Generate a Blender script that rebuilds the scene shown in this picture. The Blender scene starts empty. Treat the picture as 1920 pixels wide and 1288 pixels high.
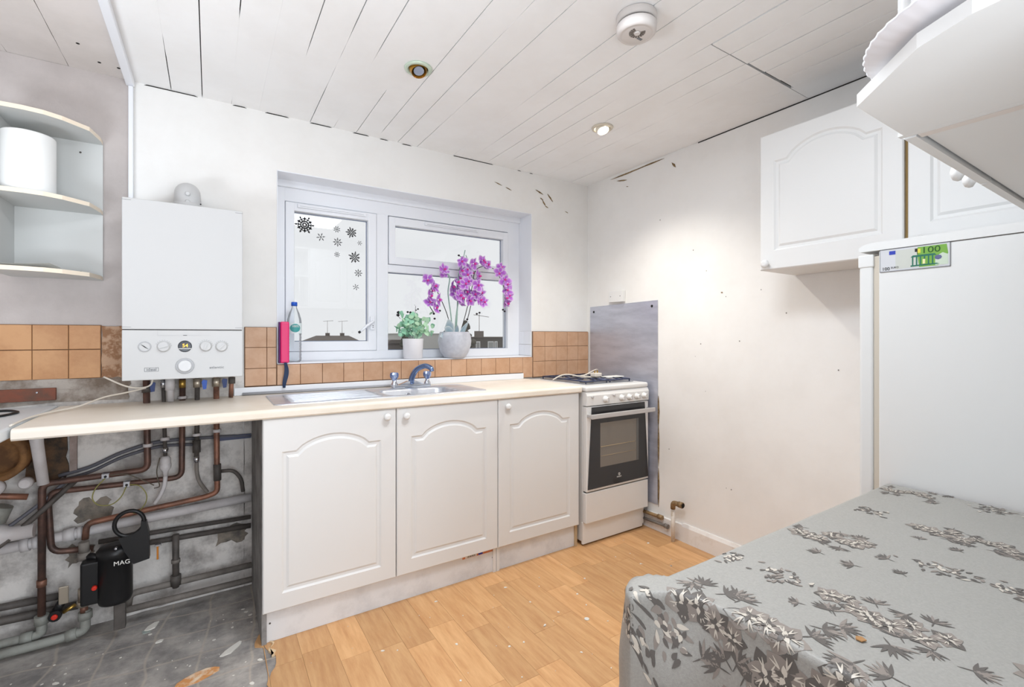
import bpy, bmesh, math, random
from mathutils import Vector, Matrix, noise
R = random.Random(7)
PI = math.pi
C = bpy.context.scene.collection
S = bpy.context.scene

# ------------------------------------------------------------ camera, world, lights, exposure
cd = bpy.data.cameras.new('camera'); cam = bpy.data.objects.new('camera', cd); C.objects.link(cam)
cd.sensor_width = 36.0; cd.lens = 36.0 * 877 / 1920; cd.shift_y = -14 / 1920; cd.clip_start = 0.02; cd.clip_end = 400
cam.location = (0, 0, 1.228); cam.rotation_euler = (PI / 2, 0, math.radians(-32.8)); S.camera = cam
S.view_settings.view_transform = 'Standard'; S.view_settings.look = 'None'
S.view_settings.gamma = 1.0; S.view_settings.use_curve_mapping = False
S.view_settings.exposure = 0.95
w = bpy.data.worlds.new('overcast_sky'); S.world = w; w.use_nodes = True
bg = w.node_tree.nodes['Background']; bg.inputs[0].default_value = (0.97, 0.985, 1.0, 1); bg.inputs[1].default_value = 0.455
def area(name, loc, rot, sx, sy, power, col=(1, 1, 1)):
    l = bpy.data.lights.new(name, 'AREA'); l.shape = 'RECTANGLE'; l.size = sx; l.size_y = sy; l.energy = power; l.color = col
    o = bpy.data.objects.new(name, l); C.objects.link(o); o.location = loc; o.rotation_euler = rot; return o
area('rear_fill', (0.62, -1.9, 1.10), (math.radians(92), 0, math.radians(8)), 1.4, 1.8, 32, (0.86, 0.93, 1.0))  # unseen fill panel added behind the camera to brighten the room
area('up_fill_rear', (0.0, -0.60, 1.0), (math.radians(165), 0, math.radians(-30)), 0.6, 0.6, 9, (0.84, 0.92, 1.0))  # added fill aimed up to brighten the ceiling, not a real lamp
area('up_fill_left', (-0.95, 1.0, 1.05), (math.radians(172), 0, math.radians(-90)), 0.6, 0.6, 12, (0.86, 0.93, 1.0))  # second added upward fill, out of view at left, for ceiling and right wall
area('overhead_fill', (0.80, 0.85, 2.33), (0, 0, 0), 0.5, 0.5, 10.5, (0.86, 0.93, 1.0))  # added downward fill above the view, evens out doors, floor and table

# ------------------------------------------------------------ materials
def lin(c):
    def f(v):
        v /= 255.0
        return v / 12.92 if v <= 0.04045 else ((v + 0.055) / 1.055) ** 2.4
    return tuple(f(v) for v in c) + (1,)
MATS = {}
def mat(name, col, rough=0.6, metal=0.0, col2=None, nscale=6.0, ncontrast=(0.4, 0.65), bump=0.0, bscale=60.0, emit=None, estr=0.0,
        objrand=0.0, stretch=None, spec=None, detail=6.0, attr=None, trans=0.0, coat=0.0, ior=1.45):
    if name in MATS: return MATS[name]
    m = bpy.data.materials.new(name); m.use_nodes = True; nt = m.node_tree; n = nt.nodes; L = nt.links
    b = n['Principled BSDF']
    b.inputs['Base Color'].default_value = lin(col); b.inputs['Roughness'].default_value = rough; b.inputs['Metallic'].default_value = metal
    if spec is not None: b.inputs['Specular IOR Level'].default_value = spec
    b.inputs['Transmission Weight'].default_value = trans; b.inputs['IOR'].default_value = ior; b.inputs['Coat Weight'].default_value = coat
    tc = n.new('ShaderNodeTexCoord'); vec = tc.outputs['Object']
    if stretch:
        mp = n.new('ShaderNodeMapping'); mp.inputs['Scale'].default_value = stretch; L.new(vec, mp.inputs['Vector']); vec = mp.outputs['Vector']
        if objrand:
            oi = n.new('ShaderNodeObjectInfo'); ml = n.new('ShaderNodeVectorMath'); ml.operation = 'ADD'
            cb = n.new('ShaderNodeMath'); cb.operation = 'MULTIPLY'; cb.inputs[1].default_value = 40.0
            L.new(oi.outputs['Random'], cb.inputs[0]); L.new(vec, ml.inputs[0]); L.new(cb.outputs[0], ml.inputs[1]); vec = ml.outputs[0]
    colout = None
    if col2 is not None:
        ns = n.new('ShaderNodeTexNoise'); ns.inputs['Scale'].default_value = nscale; ns.inputs['Detail'].default_value = detail
        ns.inputs['Roughness'].default_value = 0.65
        L.new(vec, ns.inputs['Vector'])
        mr = n.new('ShaderNodeMapRange'); mr.inputs['From Min'].default_value = ncontrast[0]; mr.inputs['From Max'].default_value = ncontrast[1]
        L.new(ns.outputs['Fac'], mr.inputs['Value'])
        mx = n.new('ShaderNodeMix'); mx.data_type = 'RGBA'; L.new(mr.outputs[0], mx.inputs[0])
        mx.inputs[6].default_value = lin(col); mx.inputs[7].default_value = lin(col2); colout = mx.outputs[2]
    if attr:
        at = n.new('ShaderNodeAttribute'); at.attribute_name = 'tint'
        mx = n.new('ShaderNodeMix'); mx.data_type = 'RGBA'; L.new(at.outputs['Fac'], mx.inputs[0])
        if colout: L.new(colout, mx.inputs[6])
        else: mx.inputs[6].default_value = lin(col)
        mx.inputs[7].default_value = lin(attr); colout = mx.outputs[2]
    if objrand:
        oi = n.new('ShaderNodeObjectInfo'); hs = n.new('ShaderNodeHueSaturation')
        mr = n.new('ShaderNodeMapRange'); mr.inputs['To Min'].default_value = 1 - objrand; mr.inputs['To Max'].default_value = 1 + objrand
        L.new(oi.outputs['Random'], mr.inputs['Value']); L.new(mr.outputs[0], hs.inputs['Value'])
        if colout: L.new(colout, hs.inputs['Color'])
        else: hs.inputs['Color'].default_value = lin(col)
        colout = hs.outputs[0]
    if colout: L.new(colout, b.inputs['Base Color'])
    if bump:
        nb = n.new('ShaderNodeTexNoise'); nb.inputs['Scale'].default_value = bscale; nb.inputs['Detail'].default_value = 5
        L.new(vec, nb.inputs['Vector'])
        bp = n.new('ShaderNodeBump'); bp.inputs['Strength'].default_value = bump; bp.inputs['Distance'].default_value = 0.004
        L.new(nb.outputs['Fac'], bp.inputs['Height']); L.new(bp.outputs[0], b.inputs['Normal'])
    if emit: b.inputs['Emission Color'].default_value = lin(emit); b.inputs['Emission Strength'].default_value = estr
    MATS[name] = m; return m
def glassmat(name, tint=(1, 1, 1, 1), gl=0.06, rough=0.0):
    m = bpy.data.materials.new(name); m.use_nodes = True; nt = m.node_tree; n = nt.nodes; L = nt.links
    n.remove(n['Principled BSDF']); t = n.new('ShaderNodeBsdfTransparent'); t.inputs[0].default_value = tint
    g = n.new('ShaderNodeBsdfGlossy'); g.inputs['Roughness'].default_value = rough
    f = n.new('ShaderNodeFresnel'); f.inputs[0].default_value = 1.45; ml = n.new('ShaderNodeMath'); ml.operation = 'MULTIPLY_ADD'
    ml.inputs[1].default_value = 0.8; ml.inputs[2].default_value = gl - 0.04; L.new(f.outputs[0], ml.inputs[0])
    mx = n.new('ShaderNodeMixShader'); L.new(ml.outputs[0], mx.inputs[0]); L.new(t.outputs[0], mx.inputs[1]); L.new(g.outputs[0], mx.inputs[2])
    L.new(mx.outputs[0], n['Material Output'].inputs[0]); MATS[name] = m; return m

M_wall = mat('painted_wall', (240, 239, 237), 0.8, col2=(233, 231, 228), nscale=1.7, bump=0.12, bscale=25)
M_wallgrey = mat('mauve_grey_wall', (194, 186, 183), 0.9, col2=(180, 172, 169), nscale=3, bump=0.3, bscale=120)
M_plaster = mat('bare_plaster', (156, 151, 148), 0.95, col2=(226, 222, 218), nscale=6, ncontrast=(0.36, 0.56), bump=0.9, bscale=40)
M_plasterdirty = mat('stained_plaster', (120, 106, 94), 0.95, col2=(176, 168, 160), nscale=9, ncontrast=(0.38, 0.6), bump=0.8, bscale=50)
M_ceil = mat('ceiling_paint', (246, 246, 246), 0.65, col2=(241, 240, 239), nscale=2.5, bump=0.05, bscale=30)
M_ceilgrey = mat('ceiling_mauve', (222, 215, 211), 0.8, col2=(212, 205, 200), nscale=3)  # mauve grey tone, darker than the boards right of the trim
M_dark = mat('dark_void', (26, 22, 19), 0.95)
M_black = mat('black_gap', (20, 17, 15), 0.9)
M_tile = mat('terracotta_tile', (203, 164, 134), 0.45, col2=(190, 148, 115), nscale=9, objrand=0.05, bump=0.12, bscale=90)
M_tiledark = mat('terracotta_tile_warm', (200, 152, 108), 0.5, col2=(184, 134, 92), nscale=9, objrand=0.05, bump=0.12, bscale=90)
M_grout = mat('grout', (120, 92, 72), 0.95)
M_adhesive = mat('old_tile_adhesive', (150, 112, 84), 0.95, col2=(186, 154, 128), nscale=22, ncontrast=(0.45, 0.55), bump=1.0, bscale=60)
M_lam = mat('beige_laminate', (244, 236, 224), 0.4, col2=(232, 221, 204), nscale=2.2, ncontrast=(0.42, 0.7))
M_lamwhite = mat('white_laminate', (226, 231, 234), 0.35)
M_upvc = mat('white_upvc', (236, 238, 243), 0.35)
M_boiler = mat('boiler_enamel', (196, 196, 196), 0.38)
M_boilerg = mat('boiler_grey', (178, 179, 182), 0.45)
M_inkg = mat('grey_print', (120, 122, 126), 0.7)
M_ink = mat('black_print', (22, 22, 24), 0.6)
M_chrome = mat('chrome', (214, 219, 228), 0.12, 1.0)
M_chromeblue = mat('blue_tinged_chrome', (120, 140, 178), 0.18, 0.9)
M_steel = mat('stainless_steel', (218, 221, 228), 0.3, 0.6, col2=(196, 199, 206), nscale=5, stretch=(1, 6, 1))
M_steelp = mat('splashback_steel', (200, 203, 216), 0.36, 0.55, col2=(178, 181, 194), nscale=3, stretch=(1, 1, 5))
M_cup = mat('cupboard_white', (229, 229, 228), 0.42)
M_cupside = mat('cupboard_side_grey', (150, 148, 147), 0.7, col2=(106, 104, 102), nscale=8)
M_plinth = mat('plinth_white', (230, 231, 233), 0.5, col2=(205, 206, 209), nscale=6, ncontrast=(0.5, 0.75))
M_cook = mat('cooker_enamel', (234, 233, 231), 0.3)
M_blackgl = mat('black_oven_glass', (52, 52, 54), 0.12)
M_glsmoke = mat('brown_oven_window', (124, 118, 110), 0.2)
M_silver = mat('silver_plastic', (196, 193, 192), 0.4, 0.2)
M_copper = mat('copper_pipe', (156, 110, 90), 0.5, 0.4, col2=(104, 80, 70), nscale=14)
M_copperd = mat('tarnished_copper', (116, 88, 78), 0.5, 0.5, col2=(82, 68, 64), nscale=14)
M_brass = mat('brass', (196, 160, 84), 0.35, 0.9)
M_gold = mat('gold_ring', (190, 140, 60), 0.25, 0.9)
M_pvcg = mat('grey_plastic_pipe', (150, 152, 146), 0.55, col2=(128, 128, 122), nscale=12)
M_pvcw = mat('white_plastic_pipe', (214, 211, 212), 0.45, col2=(196, 190, 190), nscale=7)
M_pipedk = mat('dark_pipe', (92, 86, 82), 0.6, col2=(70, 66, 63), nscale=12)
M_pipegy = mat('dusty_grey_pipe', (132, 126, 120), 0.75, col2=(104, 98, 93), nscale=12)
M_blk = mat('black_plastic', (24, 24, 26), 0.4)
M_red = mat('red_plastic', (210, 50, 36), 0.4)
M_blue = mat('blue_lever', (36, 92, 200), 0.4)
M_blued = mat('dark_blue_lever', (40, 60, 118), 0.45)
M_cable = mat('grey_cable', (98, 98, 106), 0.6)
M_cablew = mat('white_cable', (228, 220, 208), 0.5)
M_earth = mat('green_yellow_wire', (150, 146, 84), 0.5)
M_wire = mat('brown_wire', (96, 88, 76), 0.5)
M_wood = mat('vinyl_oak', (218, 172, 122), 0.42, col2=(196, 144, 96), nscale=3.0, ncontrast=(0.35, 0.7), stretch=(14, 1.6, 1), objrand=0.12)
M_woodbase = mat('vinyl_oak_base', (190, 142, 94), 0.5, col2=(170, 118, 72), nscale=3.0, stretch=(14, 1.6, 1))
M_vinyledge = mat('vinyl_backing', (222, 196, 160), 0.7)
M_clay = mat('rusty_clay', (150, 108, 66), 0.8, col2=(104, 74, 48), nscale=12, bump=0.4)
M_rustwood = mat('rust_stained_batten', (128, 78, 62), 0.85, col2=(96, 76, 66), nscale=8, ncontrast=(0.42, 0.6), bump=0.4)
M_purple = mat('orchid_petal', (176, 84, 204), 0.55, attr=(232, 218, 240))
M_magenta = mat('orchid_lip', (212, 48, 150), 0.5)
M_bud = mat('dark_bud', (34, 24, 34), 0.6)
M_stem = mat('dark_stem', (58, 56, 54), 0.6)
M_stemg = mat('pale_green_stem', (150, 178, 166), 0.5)
M_leafb = mat('blue_green_leaf', (150, 176, 190), 0.5, attr=(206, 214, 216))
M_leafg = mat('mint_leaf', (148, 200, 170), 0.6, objrand=0.12)
M_leafg2 = mat('light_mint_leaf', (184, 220, 186), 0.6, objrand=0.1)
M_potw = mat('white_ceramic', (226, 224, 227), 0.4)
M_pots = mat('silver_grey_ceramic', (206, 208, 216), 0.35, col2=(176, 178, 188), nscale=7)
M_pink = mat('pink_case', (226, 40, 110), 0.35)
M_plum = mat('purple_case_side', (92, 34, 104), 0.4)
M_navy = mat('navy_strap', (22, 44, 78), 0.6)
M_cloth = mat('silver_tablecloth', (168, 166, 161), 0.42, col2=(154, 152, 147), nscale=220, ncontrast=(0.3, 0.7), bump=0.15, bscale=500)
M_pr1 = mat('print_charcoal', (98, 93, 89), 0.5)
M_pr2 = mat('print_taupe', (142, 133, 126), 0.5)
M_pr3 = mat('print_cream', (204, 196, 184), 0.4)
M_fridge = mat('fridge_enamel', (226, 227, 226), 0.4)
M_paper = mat('white_paper', (236, 235, 230), 0.7)
M_chip = mat('plaster_chip', (226, 222, 214), 0.8)
M_lampglass = mat('lamp_glow', (255, 250, 235), 0.4, emit=(255, 244, 220), estr=14)
M_display = mat('amber_digits', (255, 176, 40), 0.4, emit=(255, 176, 50), estr=1.2)
M_alarm = mat('alarm_plastic', (214, 208, 204), 0.5)
M_green = mat('note_green', (120, 170, 70), 0.6)
M_green2 = mat('note_dark_green', (40, 110, 90), 0.6)
M_noteg = mat('note_paper_grey', (206, 208, 212), 0.5)
M_noteb = mat('note_blue', (40, 60, 170), 0.5)
M_edge = mat('shelf_edge_cream', (240, 226, 206), 0.5)
M_shelf = mat('shelf_board_grey', (206, 207, 205), 0.6)
M_labelg = mat('bottle_label_teal', (70, 160, 158), 0.5)
M_orange = mat('orange_plastic', (206, 128, 40), 0.5)
M_barcode = mat('sticker_orange', (206, 130, 90), 0.6)
G_win = glassmat('window_glass', (0.99, 0.995, 1, 1), 0.05)
G_bottle = glassmat('clear_bottle', (0.965, 0.98, 0.99, 1), 0.02, 0.25)
G_crystal = mat('crystal_acrylic', (176, 190, 220), 0.1, 0.35, col2=(92, 112, 160), nscale=60, stretch=(1, 1, 0.2), ncontrast=(0.45, 0.55))

# concrete floor with pale adhesive traces
def concrete():
    m = mat('concrete_subfloor', (128, 125, 123), 0.95, col2=(186, 180, 174), nscale=7, ncontrast=(0.35, 0.68), bump=0.7, bscale=60)
    nt = m.node_tree; n = nt.nodes; L = nt.links; b = n['Principled BSDF']
    src = b.inputs['Base Color'].links[0].from_socket
    tc = n.new('ShaderNodeTexCoord'); mp = n.new('ShaderNodeMapping'); mp.inputs['Rotation'].default_value = (0, 0, 0.09)
    ns = n.new('ShaderNodeTexNoise'); ns.inputs['Scale'].default_value = 3; mvec = n.new('ShaderNodeMix'); mvec.data_type = 'VECTOR'; mvec.inputs[0].default_value = 0.09
    L.new(tc.outputs['Object'], mp.inputs[0]); L.new(mp.outputs[0], mvec.inputs[4]); L.new(tc.outputs['Object'], ns.inputs['Vector']); L.new(ns.outputs['Color'], mvec.inputs[5])
    br = n.new('ShaderNodeTexBrick'); br.offset = 0; br.inputs['Scale'].default_value = 1; br.inputs['Brick Width'].default_value = 0.155; br.inputs['Row Height'].default_value = 0.155
    br.inputs['Mortar Size'].default_value = 0.007; br.inputs['Mortar Smooth'].default_value = 0.9
    L.new(mvec.outputs[1], br.inputs['Vector'])
    f = n.new('ShaderNodeMath'); f.operation = 'MULTIPLY'; f.inputs[1].default_value = 0.6; L.new(br.outputs['Fac'], f.inputs[0])
    mx = n.new('ShaderNodeMix'); mx.data_type = 'RGBA'; L.new(f.outputs[0], mx.inputs[0]); L.new(src, mx.inputs[6]); mx.inputs[7].default_value = lin((188, 176, 164))
    L.new(mx.outputs[2], b.inputs['Base Color']); return m
M_conc = concrete()

# ------------------------------------------------------------ mesh helpers
def nb(): return bmesh.new()
def box(bm, x0, x1, y0, y1, z0, z1, mi=0):
    vs = [bm.verts.new((x, y, z)) for x in (x0, x1) for y in (y0, y1) for z in (z0, z1)]
    for f in ((0, 1, 3, 2), (4, 6, 7, 5), (0, 4, 5, 1), (2, 3, 7, 6), (0, 2, 6, 4), (1, 5, 7, 3)):
        fc = bm.faces.new([vs[i] for i in f]); fc.material_index = mi
    return vs
def rbox(bm, x0, x1, y0, y1, z0, z1, r=0.003, seg=2, mi=0):
    t = bmesh.new(); box(t, x0, x1, y0, y1, z0, z1, mi)
    bmesh.ops.recalc_face_normals(t, faces=t.faces)
    bmesh.ops.bevel(t, geom=t.edges[:], offset=r, segments=seg, profile=0.5, affect='EDGES')
    merge(bm, t)
def merge(bm, t, M=None):
    vm = {}
    for v in t.verts: vm[v] = bm.verts.new(M @ v.co if M else v.co)
    for f in t.faces:
        try:
            nf = bm.faces.new([vm[v] for v in f.verts]); nf.material_index = f.material_index; nf.smooth = f.smooth
        except ValueError: pass
    t.free()
def fillet(pts, r, n=5):
    pts = [Vector(p) for p in pts]; out = [pts[0]]
    for i in range(1, len(pts) - 1):
        a, b, c = pts[i - 1], pts[i], pts[i + 1]
        d1 = (a - b); d2 = (c - b); rr = min(r, d1.length * 0.45, d2.length * 0.45)
        p0 = b + d1.normalized() * rr; p1 = b + d2.normalized() * rr
        for k in range(n + 1):
            t = k / n; out.append(p0 * (1 - t) ** 2 + b * 2 * t * (1 - t) + p1 * t * t)
    out.append(pts[-1]); return out
def spline(pts, n=8):
    P = [Vector(p) for p in pts]; P = [P[0] * 2 - P[1]] + P + [P[-1] * 2 - P[-2]]; out = []
    for i in range(1, len(P) - 2):
        for k in range(n):
            t = k / n; a, b, c, d = P[i - 1:i + 3]
            out.append(0.5 * ((2 * b) + (c - a) * t + (2 * a - 5 * b + 4 * c - d) * t * t + (-a + 3 * b - 3 * c + d) * t ** 3))
    out.append(P[-2]); return out
def tube(bm, pts, r, seg=10, mi=0, caps=True, closed=False):
    pts = [Vector(p) for p in pts]; n = len(pts); rings = []
    ref = None
    for i, p in enumerate(pts):
        if closed: d = pts[(i + 1) % n] - pts[i - 1]
        elif i == 0: d = pts[1] - p
        elif i == n - 1: d = p - pts[i - 1]
        else: d = (pts[i + 1] - p).normalized() + (p - pts[i - 1]).normalized()
        d.normalize()
        if ref is None:
            ref = Vector((0, 0, 1)) if abs(d.z) < 0.9 else Vector((1, 0, 0))
            ref = (ref - d * ref.dot(d)).normalized()
        else:
            ref = (ref - d * ref.dot(d))
            if ref.length < 1e-5: ref = d.orthogonal()
            ref.normalize()
        s = d.cross(ref); rr = r[i] if isinstance(r, (list, tuple)) else r
        rings.append([bm.verts.new(p + (ref * math.cos(2 * PI * k / seg) + s * math.sin(2 * PI * k / seg)) * rr) for k in range(seg)])
    m = n if closed else n - 1
    for i in range(m):
        a, b = rings[i], rings[(i + 1) % n]
        for k in range(seg):
            f = bm.faces.new((a[k], a[(k + 1) % seg], b[(k + 1) % seg], b[k])); f.smooth = True; f.material_index = mi
    if caps and not closed:
        for q in (rings[0][::-1], rings[-1]):
            f = bm.faces.new(q); f.material_index = mi
def lathe(bm, prof, c=(0, 0, 0), seg=24, mi=0, axis='z', caps=True, smooth=True, rad=None):
    c = Vector(c); rings = []
    for (r, h) in prof:
        ring = []
        for k in range(seg):
            a = 2 * PI * k / seg; rr = r * (rad(a, h) if rad else 1)
            x, y = rr * math.cos(a), rr * math.sin(a)
            v = {'z': (x, y, h), 'y': (x, h, y), 'x': (h, x, y), '-y': (x, -h, y), '-x': (-h, x, y), '-z': (x, y, -h)}[axis]
            ring.append(bm.verts.new(c + Vector(v)))
        rings.append(ring)
    for a, b in zip(rings, rings[1:]):
        for k in range(seg):
            f = bm.faces.new((a[k], a[(k + 1) % seg], b[(k + 1) % seg], b[k])); f.smooth = smooth; f.material_index = mi
    if caps:
        for q in (rings[0][::-1], rings[-1]):
            f = bm.faces.new(q); f.material_index = mi
def prism(bm, poly, lo, hi, axis='z', mi=0):
    def P(a, b, h): return {'z': (a, b, h), 'y': (a, h, b), 'x': (h, a, b)}[axis]
    A = [bm.verts.new(P(a, b, lo)) for a, b in poly]; B = [bm.verts.new(P(a, b, hi)) for a, b in poly]; n = len(poly)
    f = bm.faces.new(A[::-1]); f.material_index = mi; f = bm.faces.new(B); f.material_index = mi
    for i in range(n):
        f = bm.faces.new((A[i], A[(i + 1) % n], B[(i + 1) % n], B[i])); f.material_index = mi
def obj(name, bm, m, parent=None, fix=True):
    if fix: bmesh.ops.recalc_face_normals(bm, faces=bm.faces)
    me = bpy.data.meshes.new(name); bm.to_mesh(me); bm.free()
    for x in (m if isinstance(m, (list, tuple)) else [m]): me.materials.append(x)
    o = bpy.data.objects.new(name, me); C.objects.link(o)
    if parent is not None: o.parent = parent; o.matrix_parent_inverse = Matrix.Translation(-parent_loc(parent))
    return o
def parent_loc(p):
    v = Vector(p.location)
    while p.parent is not None: p = p.parent; v = v * 1.0 + (Vector(p.location) if p.get('own') else Vector())
    return v
def tag(o, label, cat=None, group=None, kind=None):
    if label: o['label'] = label
    if cat: o['category'] = cat
    if group: o['group'] = group
    if kind: o['kind'] = kind
    return o
def thing(name, label, cat, loc=(0, 0, 0), group=None):
    o = bpy.data.objects.new(name, None); C.objects.link(o); o.location = loc; o.empty_display_size = 0.05
    return tag(o, label, cat, group)
def one(name, bm, m, label, cat, group=None): return tag(obj(name, bm, m), label, cat, group)
def struct(name, bm, m, label=None):
    o = obj(name, bm, m); o['kind'] = 'structure'
    if label: o['label'] = label
    return o
def share(name, me, m, parent, loc=(0, 0, 0), rot=(0, 0, 0), sc=(1, 1, 1)):
    o = bpy.data.objects.new(name, me); C.objects.link(o)
    o.parent = parent; o.matrix_parent_inverse = Matrix.Translation(-Vector(parent.location)) if parent else Matrix()
    o.location = loc; o.rotation_euler = rot; o.scale = sc; return o
def text(name, s, size, loc, rot, m, parent, ex=0.0006, align='CENTER', label=None, sx=1.0, shear=0):
    cu = bpy.data.curves.new(name, 'FONT'); cu.body = s; cu.size = size; cu.extrude = ex; cu.align_x = align; cu.align_y = 'CENTER'; cu.resolution_u = 3; cu.shear = shear
    t = bpy.data.objects.new('tmp', cu); C.objects.link(t)
    bpy.context.view_layer.update()
    me = bpy.data.meshes.new_from_object(t.evaluated_get(bpy.context.evaluated_depsgraph_get()))
    bpy.data.objects.remove(t); me.materials.clear(); me.materials.append(m)
    o = share(name, me, m, parent, loc, rot, (sx, 1, 1))
    if label: o['label'] = label
    return o
BACK = (PI / 2, 0, 0)           # reads from the camera side on a face looking to -y
SIDE = (PI / 2, 0, -PI / 2)     # on a face looking to -x

CE = 2.355; YB = 2.65; XR = 2.384
# ------------------------------------------------------------ shell
bm = nb()
WX0, WX1, WZ0, WZ1 = 0.283, 1.87, 1.088, 2.075
box(bm, -1.6, WX0, YB, YB + 0.25, -0.1, CE + 0.1); box(bm, WX1, XR + 0.15, YB, YB + 0.25, -0.1, CE + 0.1)
box(bm, WX0, WX1, YB, YB + 0.25, -0.1, WZ0 - 0.012); box(bm, WX0, WX1, YB, YB + 0.25, WZ1, CE + 0.1)
wall_back = struct('wall_back', bm, M_wall)
def rag(x0, x1, z0, z1, n=9, a=0.01, seed=1):
    q = random.Random(seed); p = []
    for i in range(n): p.append((x0 + (x1 - x0) * i / n, z0 + q.uniform(-a, a)))
    for i in range(n): p.append((x1 + q.uniform(-a, a), z0 + (z1 - z0) * i / n))
    for i in range(n): p.append((x1 - (x1 - x0) * i / n, z1 + q.uniform(-a, a)))
    for i in range(n): p.append((x0 + q.uniform(-a, a), z1 - (z1 - z0) * i / n))
    return p
bm = nb(); box(bm, -1.6, -0.299, YB - 0.004, YB - 0.0002, 1.272, CE); o = obj('mauve_panel', bm, M_wallgrey, wall_back); o['label'] = 'mauve grey section left of the trim'  # greyer and darker than the wall right of the trim
bm = nb(); prism(bm, rag(-1.6, 0.138, 0.0, 1.046, 12, 0.006, 3), YB - 0.006, YB - 0.0003, 'y'); box(bm, 0.138, 0.30, YB - 0.006, YB - 0.0003, 0, 0.94)
o = obj('plaster_patch', bm, M_plaster, wall_back); o['label'] = 'bare grey plaster where tiles and units are gone'
bm = nb(); prism(bm, rag(-1.0, -0.30, 0.95, 1.05, 9, 0.006, 4), YB - 0.009, YB - 0.0065, 'y'); prism(bm, rag(-0.7, -0.46, 1.0, 1.05, 6, 0.01, 5), YB - 0.011, YB - 0.0092, 'y')
o = obj('plaster_patch', bm, M_plasterdirty, wall_back); o['label'] = 'brown stained plaster strip under the left tiles'
for (a, b_, c_, d_, sd) in ((-0.47, -0.36, 0.44, 0.53, 11), (-0.38, -0.31, 1.035, 1.06, 12), (0.02, 0.15, 0.23, 0.31, 13), (-0.50, -0.42, 0.27, 0.35, 14)):
    bm = nb(); prism(bm, rag(a, b_, c_, d_, 6, 0.014, sd), YB - 0.0085, YB - 0.0062, 'y')
    o = obj('plaster_patch', bm, mat('loose_render', (150, 140, 128), 0.95, col2=(96, 92, 88), nscale=14, bump=1.0), wall_back)
bm = nb(); prism(bm, rag(-0.393, -0.292, 1.05, 1.272, 6, 0.003, 9), YB - 0.010, YB - 0.0062, 'y'); o = obj('tile_adhesive', bm, M_adhesive, wall_back); o['label'] = 'bare brown adhesive where a tile fell off'
# grout bed + tiles
bm = nb(); box(bm, -0.83, -0.393, YB - 0.0085, YB - 0.0064, 1.048, 1.275); box(bm, 0.139, WX0 - 0.001, YB - 0.0085, YB - 0.0064, 0.975, 1.273)
box(bm, WX0 - 0.001, 1.872, YB - 0.0085, YB - 0.0064, 0.975, 1.084); box(bm, 1.872, 2.378, YB - 0.0085, YB - 0.0002, 0.94, 1.261); obj('grout_bed', bm, M_grout, wall_back)
def tile(x0, x1, z0, z1, y=YB - 0.0086, m=M_tile, g=0.0011):
    bm = nb(); d = R.uniform(-0.0004, 0.0006)
    vs = box(bm, x0 + g, x1 - g, y - 0.006 - d, y, z0 + g, z1 - g)
    bmesh.ops.recalc_face_normals(bm, faces=bm.faces)
    bmesh.ops.bevel(bm, geom=[e for e in bm.edges if all(v.co.y < y - 0.003 for v in e.verts)], offset=0.0013, segments=1, affect='EDGES')
    return obj('tile', bm, m, wall_back)
xs = [-0.826, -0.716, -0.606, -0.497, -0.395]
for a, b_ in zip(xs, xs[1:]):
    tile(a, b_, 1.172, 1.274, m=M_tiledark); tile(a, b_, 1.050, 1.171, m=M_tiledark)
for (a, b_) in ((0.141, 0.237), (0.237, 0.280)):
    for (c_, d_) in ((1.171, 1.272), (1.067, 1.171), (0.980, 1.067)): tile(a, b_, c_, d_)
px = [0.283, 0.392, 0.500, 0.609, 0.716, 0.824, 0.932, 1.038, 1.144, 1.252, 1.358, 1.465, 1.572, 1.680, 1.786, 1.868]
for a, b_ in zip(px, px[1:]): tile(a, b_, 0.978 if b_ < 1.8 else 0.944, 1.083)
for i in range(5):
    a = 1.873 + 0.1012 * i
    for (c_, d_) in ((1.155, 1.259), (1.052, 1.155), (0.944, 1.052)): tile(a, a + 0.1012, c_, d_)
# white tiles on the right reveal
for (y0, y1) in ((2.652, 2.735), (2.735, 2.80)):
    for (z0, z1) in ((1.092, 1.17), (1.17, 1.262)):
        bm = nb(); rbox(bm, 1.864, 1.8695, y0 + 0.001, y1 - 0.001, z0 + 0.001, z1 - 0.001, 0.001, 1); o = obj('tile', bm, M_upvc, wall_back); o['label'] = 'white painted tile in the window reveal'
# peeled paint slivers (brown) near the ceiling corner
def sliver(p, L_, wd, ang, wall, par):
    bm = nb(); n = 6
    for s in (1,):
        pl = []
        for k in range(n + 1):
            t = k / n; pl.append((L_ * (t - 0.5), wd * math.sin(PI * t) * R.uniform(0.5, 1)))
        for k in range(n - 1, 0, -1):
            t = k / n; pl.append((L_ * (t - 0.5), -wd * math.sin(PI * t) * R.uniform(0.5, 1)))
        ca, sa = math.cos(ang), math.sin(ang); pl = [(p[0] + a * ca - b * sa, p[1] + a * sa + b * ca) for a, b in pl]
        if wall == 'y': prism(bm, pl, YB - 0.003, YB - 0.0003, 'y')
        else: prism(bm, pl, XR - 0.003, XR - 0.0003, 'x')
    return obj('paint_peel', bm, mat('peeled_brown', (150, 128, 92), 0.9, col2=(96, 74, 48), nscale=80), par)
for (x, z, L_, wd, a) in ((1.60, 2.235, 0.06, 0.003, -0.25), (1.68, 2.215, 0.05, 0.003, -0.3), (1.935, 2.235, 0.07, 0.006, -0.35), (2.03, 2.21, 0.07, 0.007, -0.8), (1.955, 2.19, 0.03, 0.005, -0.5), (1.975, 2.165, 0.05, 0.007, -0.9), (2.00, 2.14, 0.03, 0.004, -0.3), (2.18, 2.13, 0.03, 0.003, -0.3)):
    sliver((x, z), L_, wd, a, 'y', wall_back)
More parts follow.
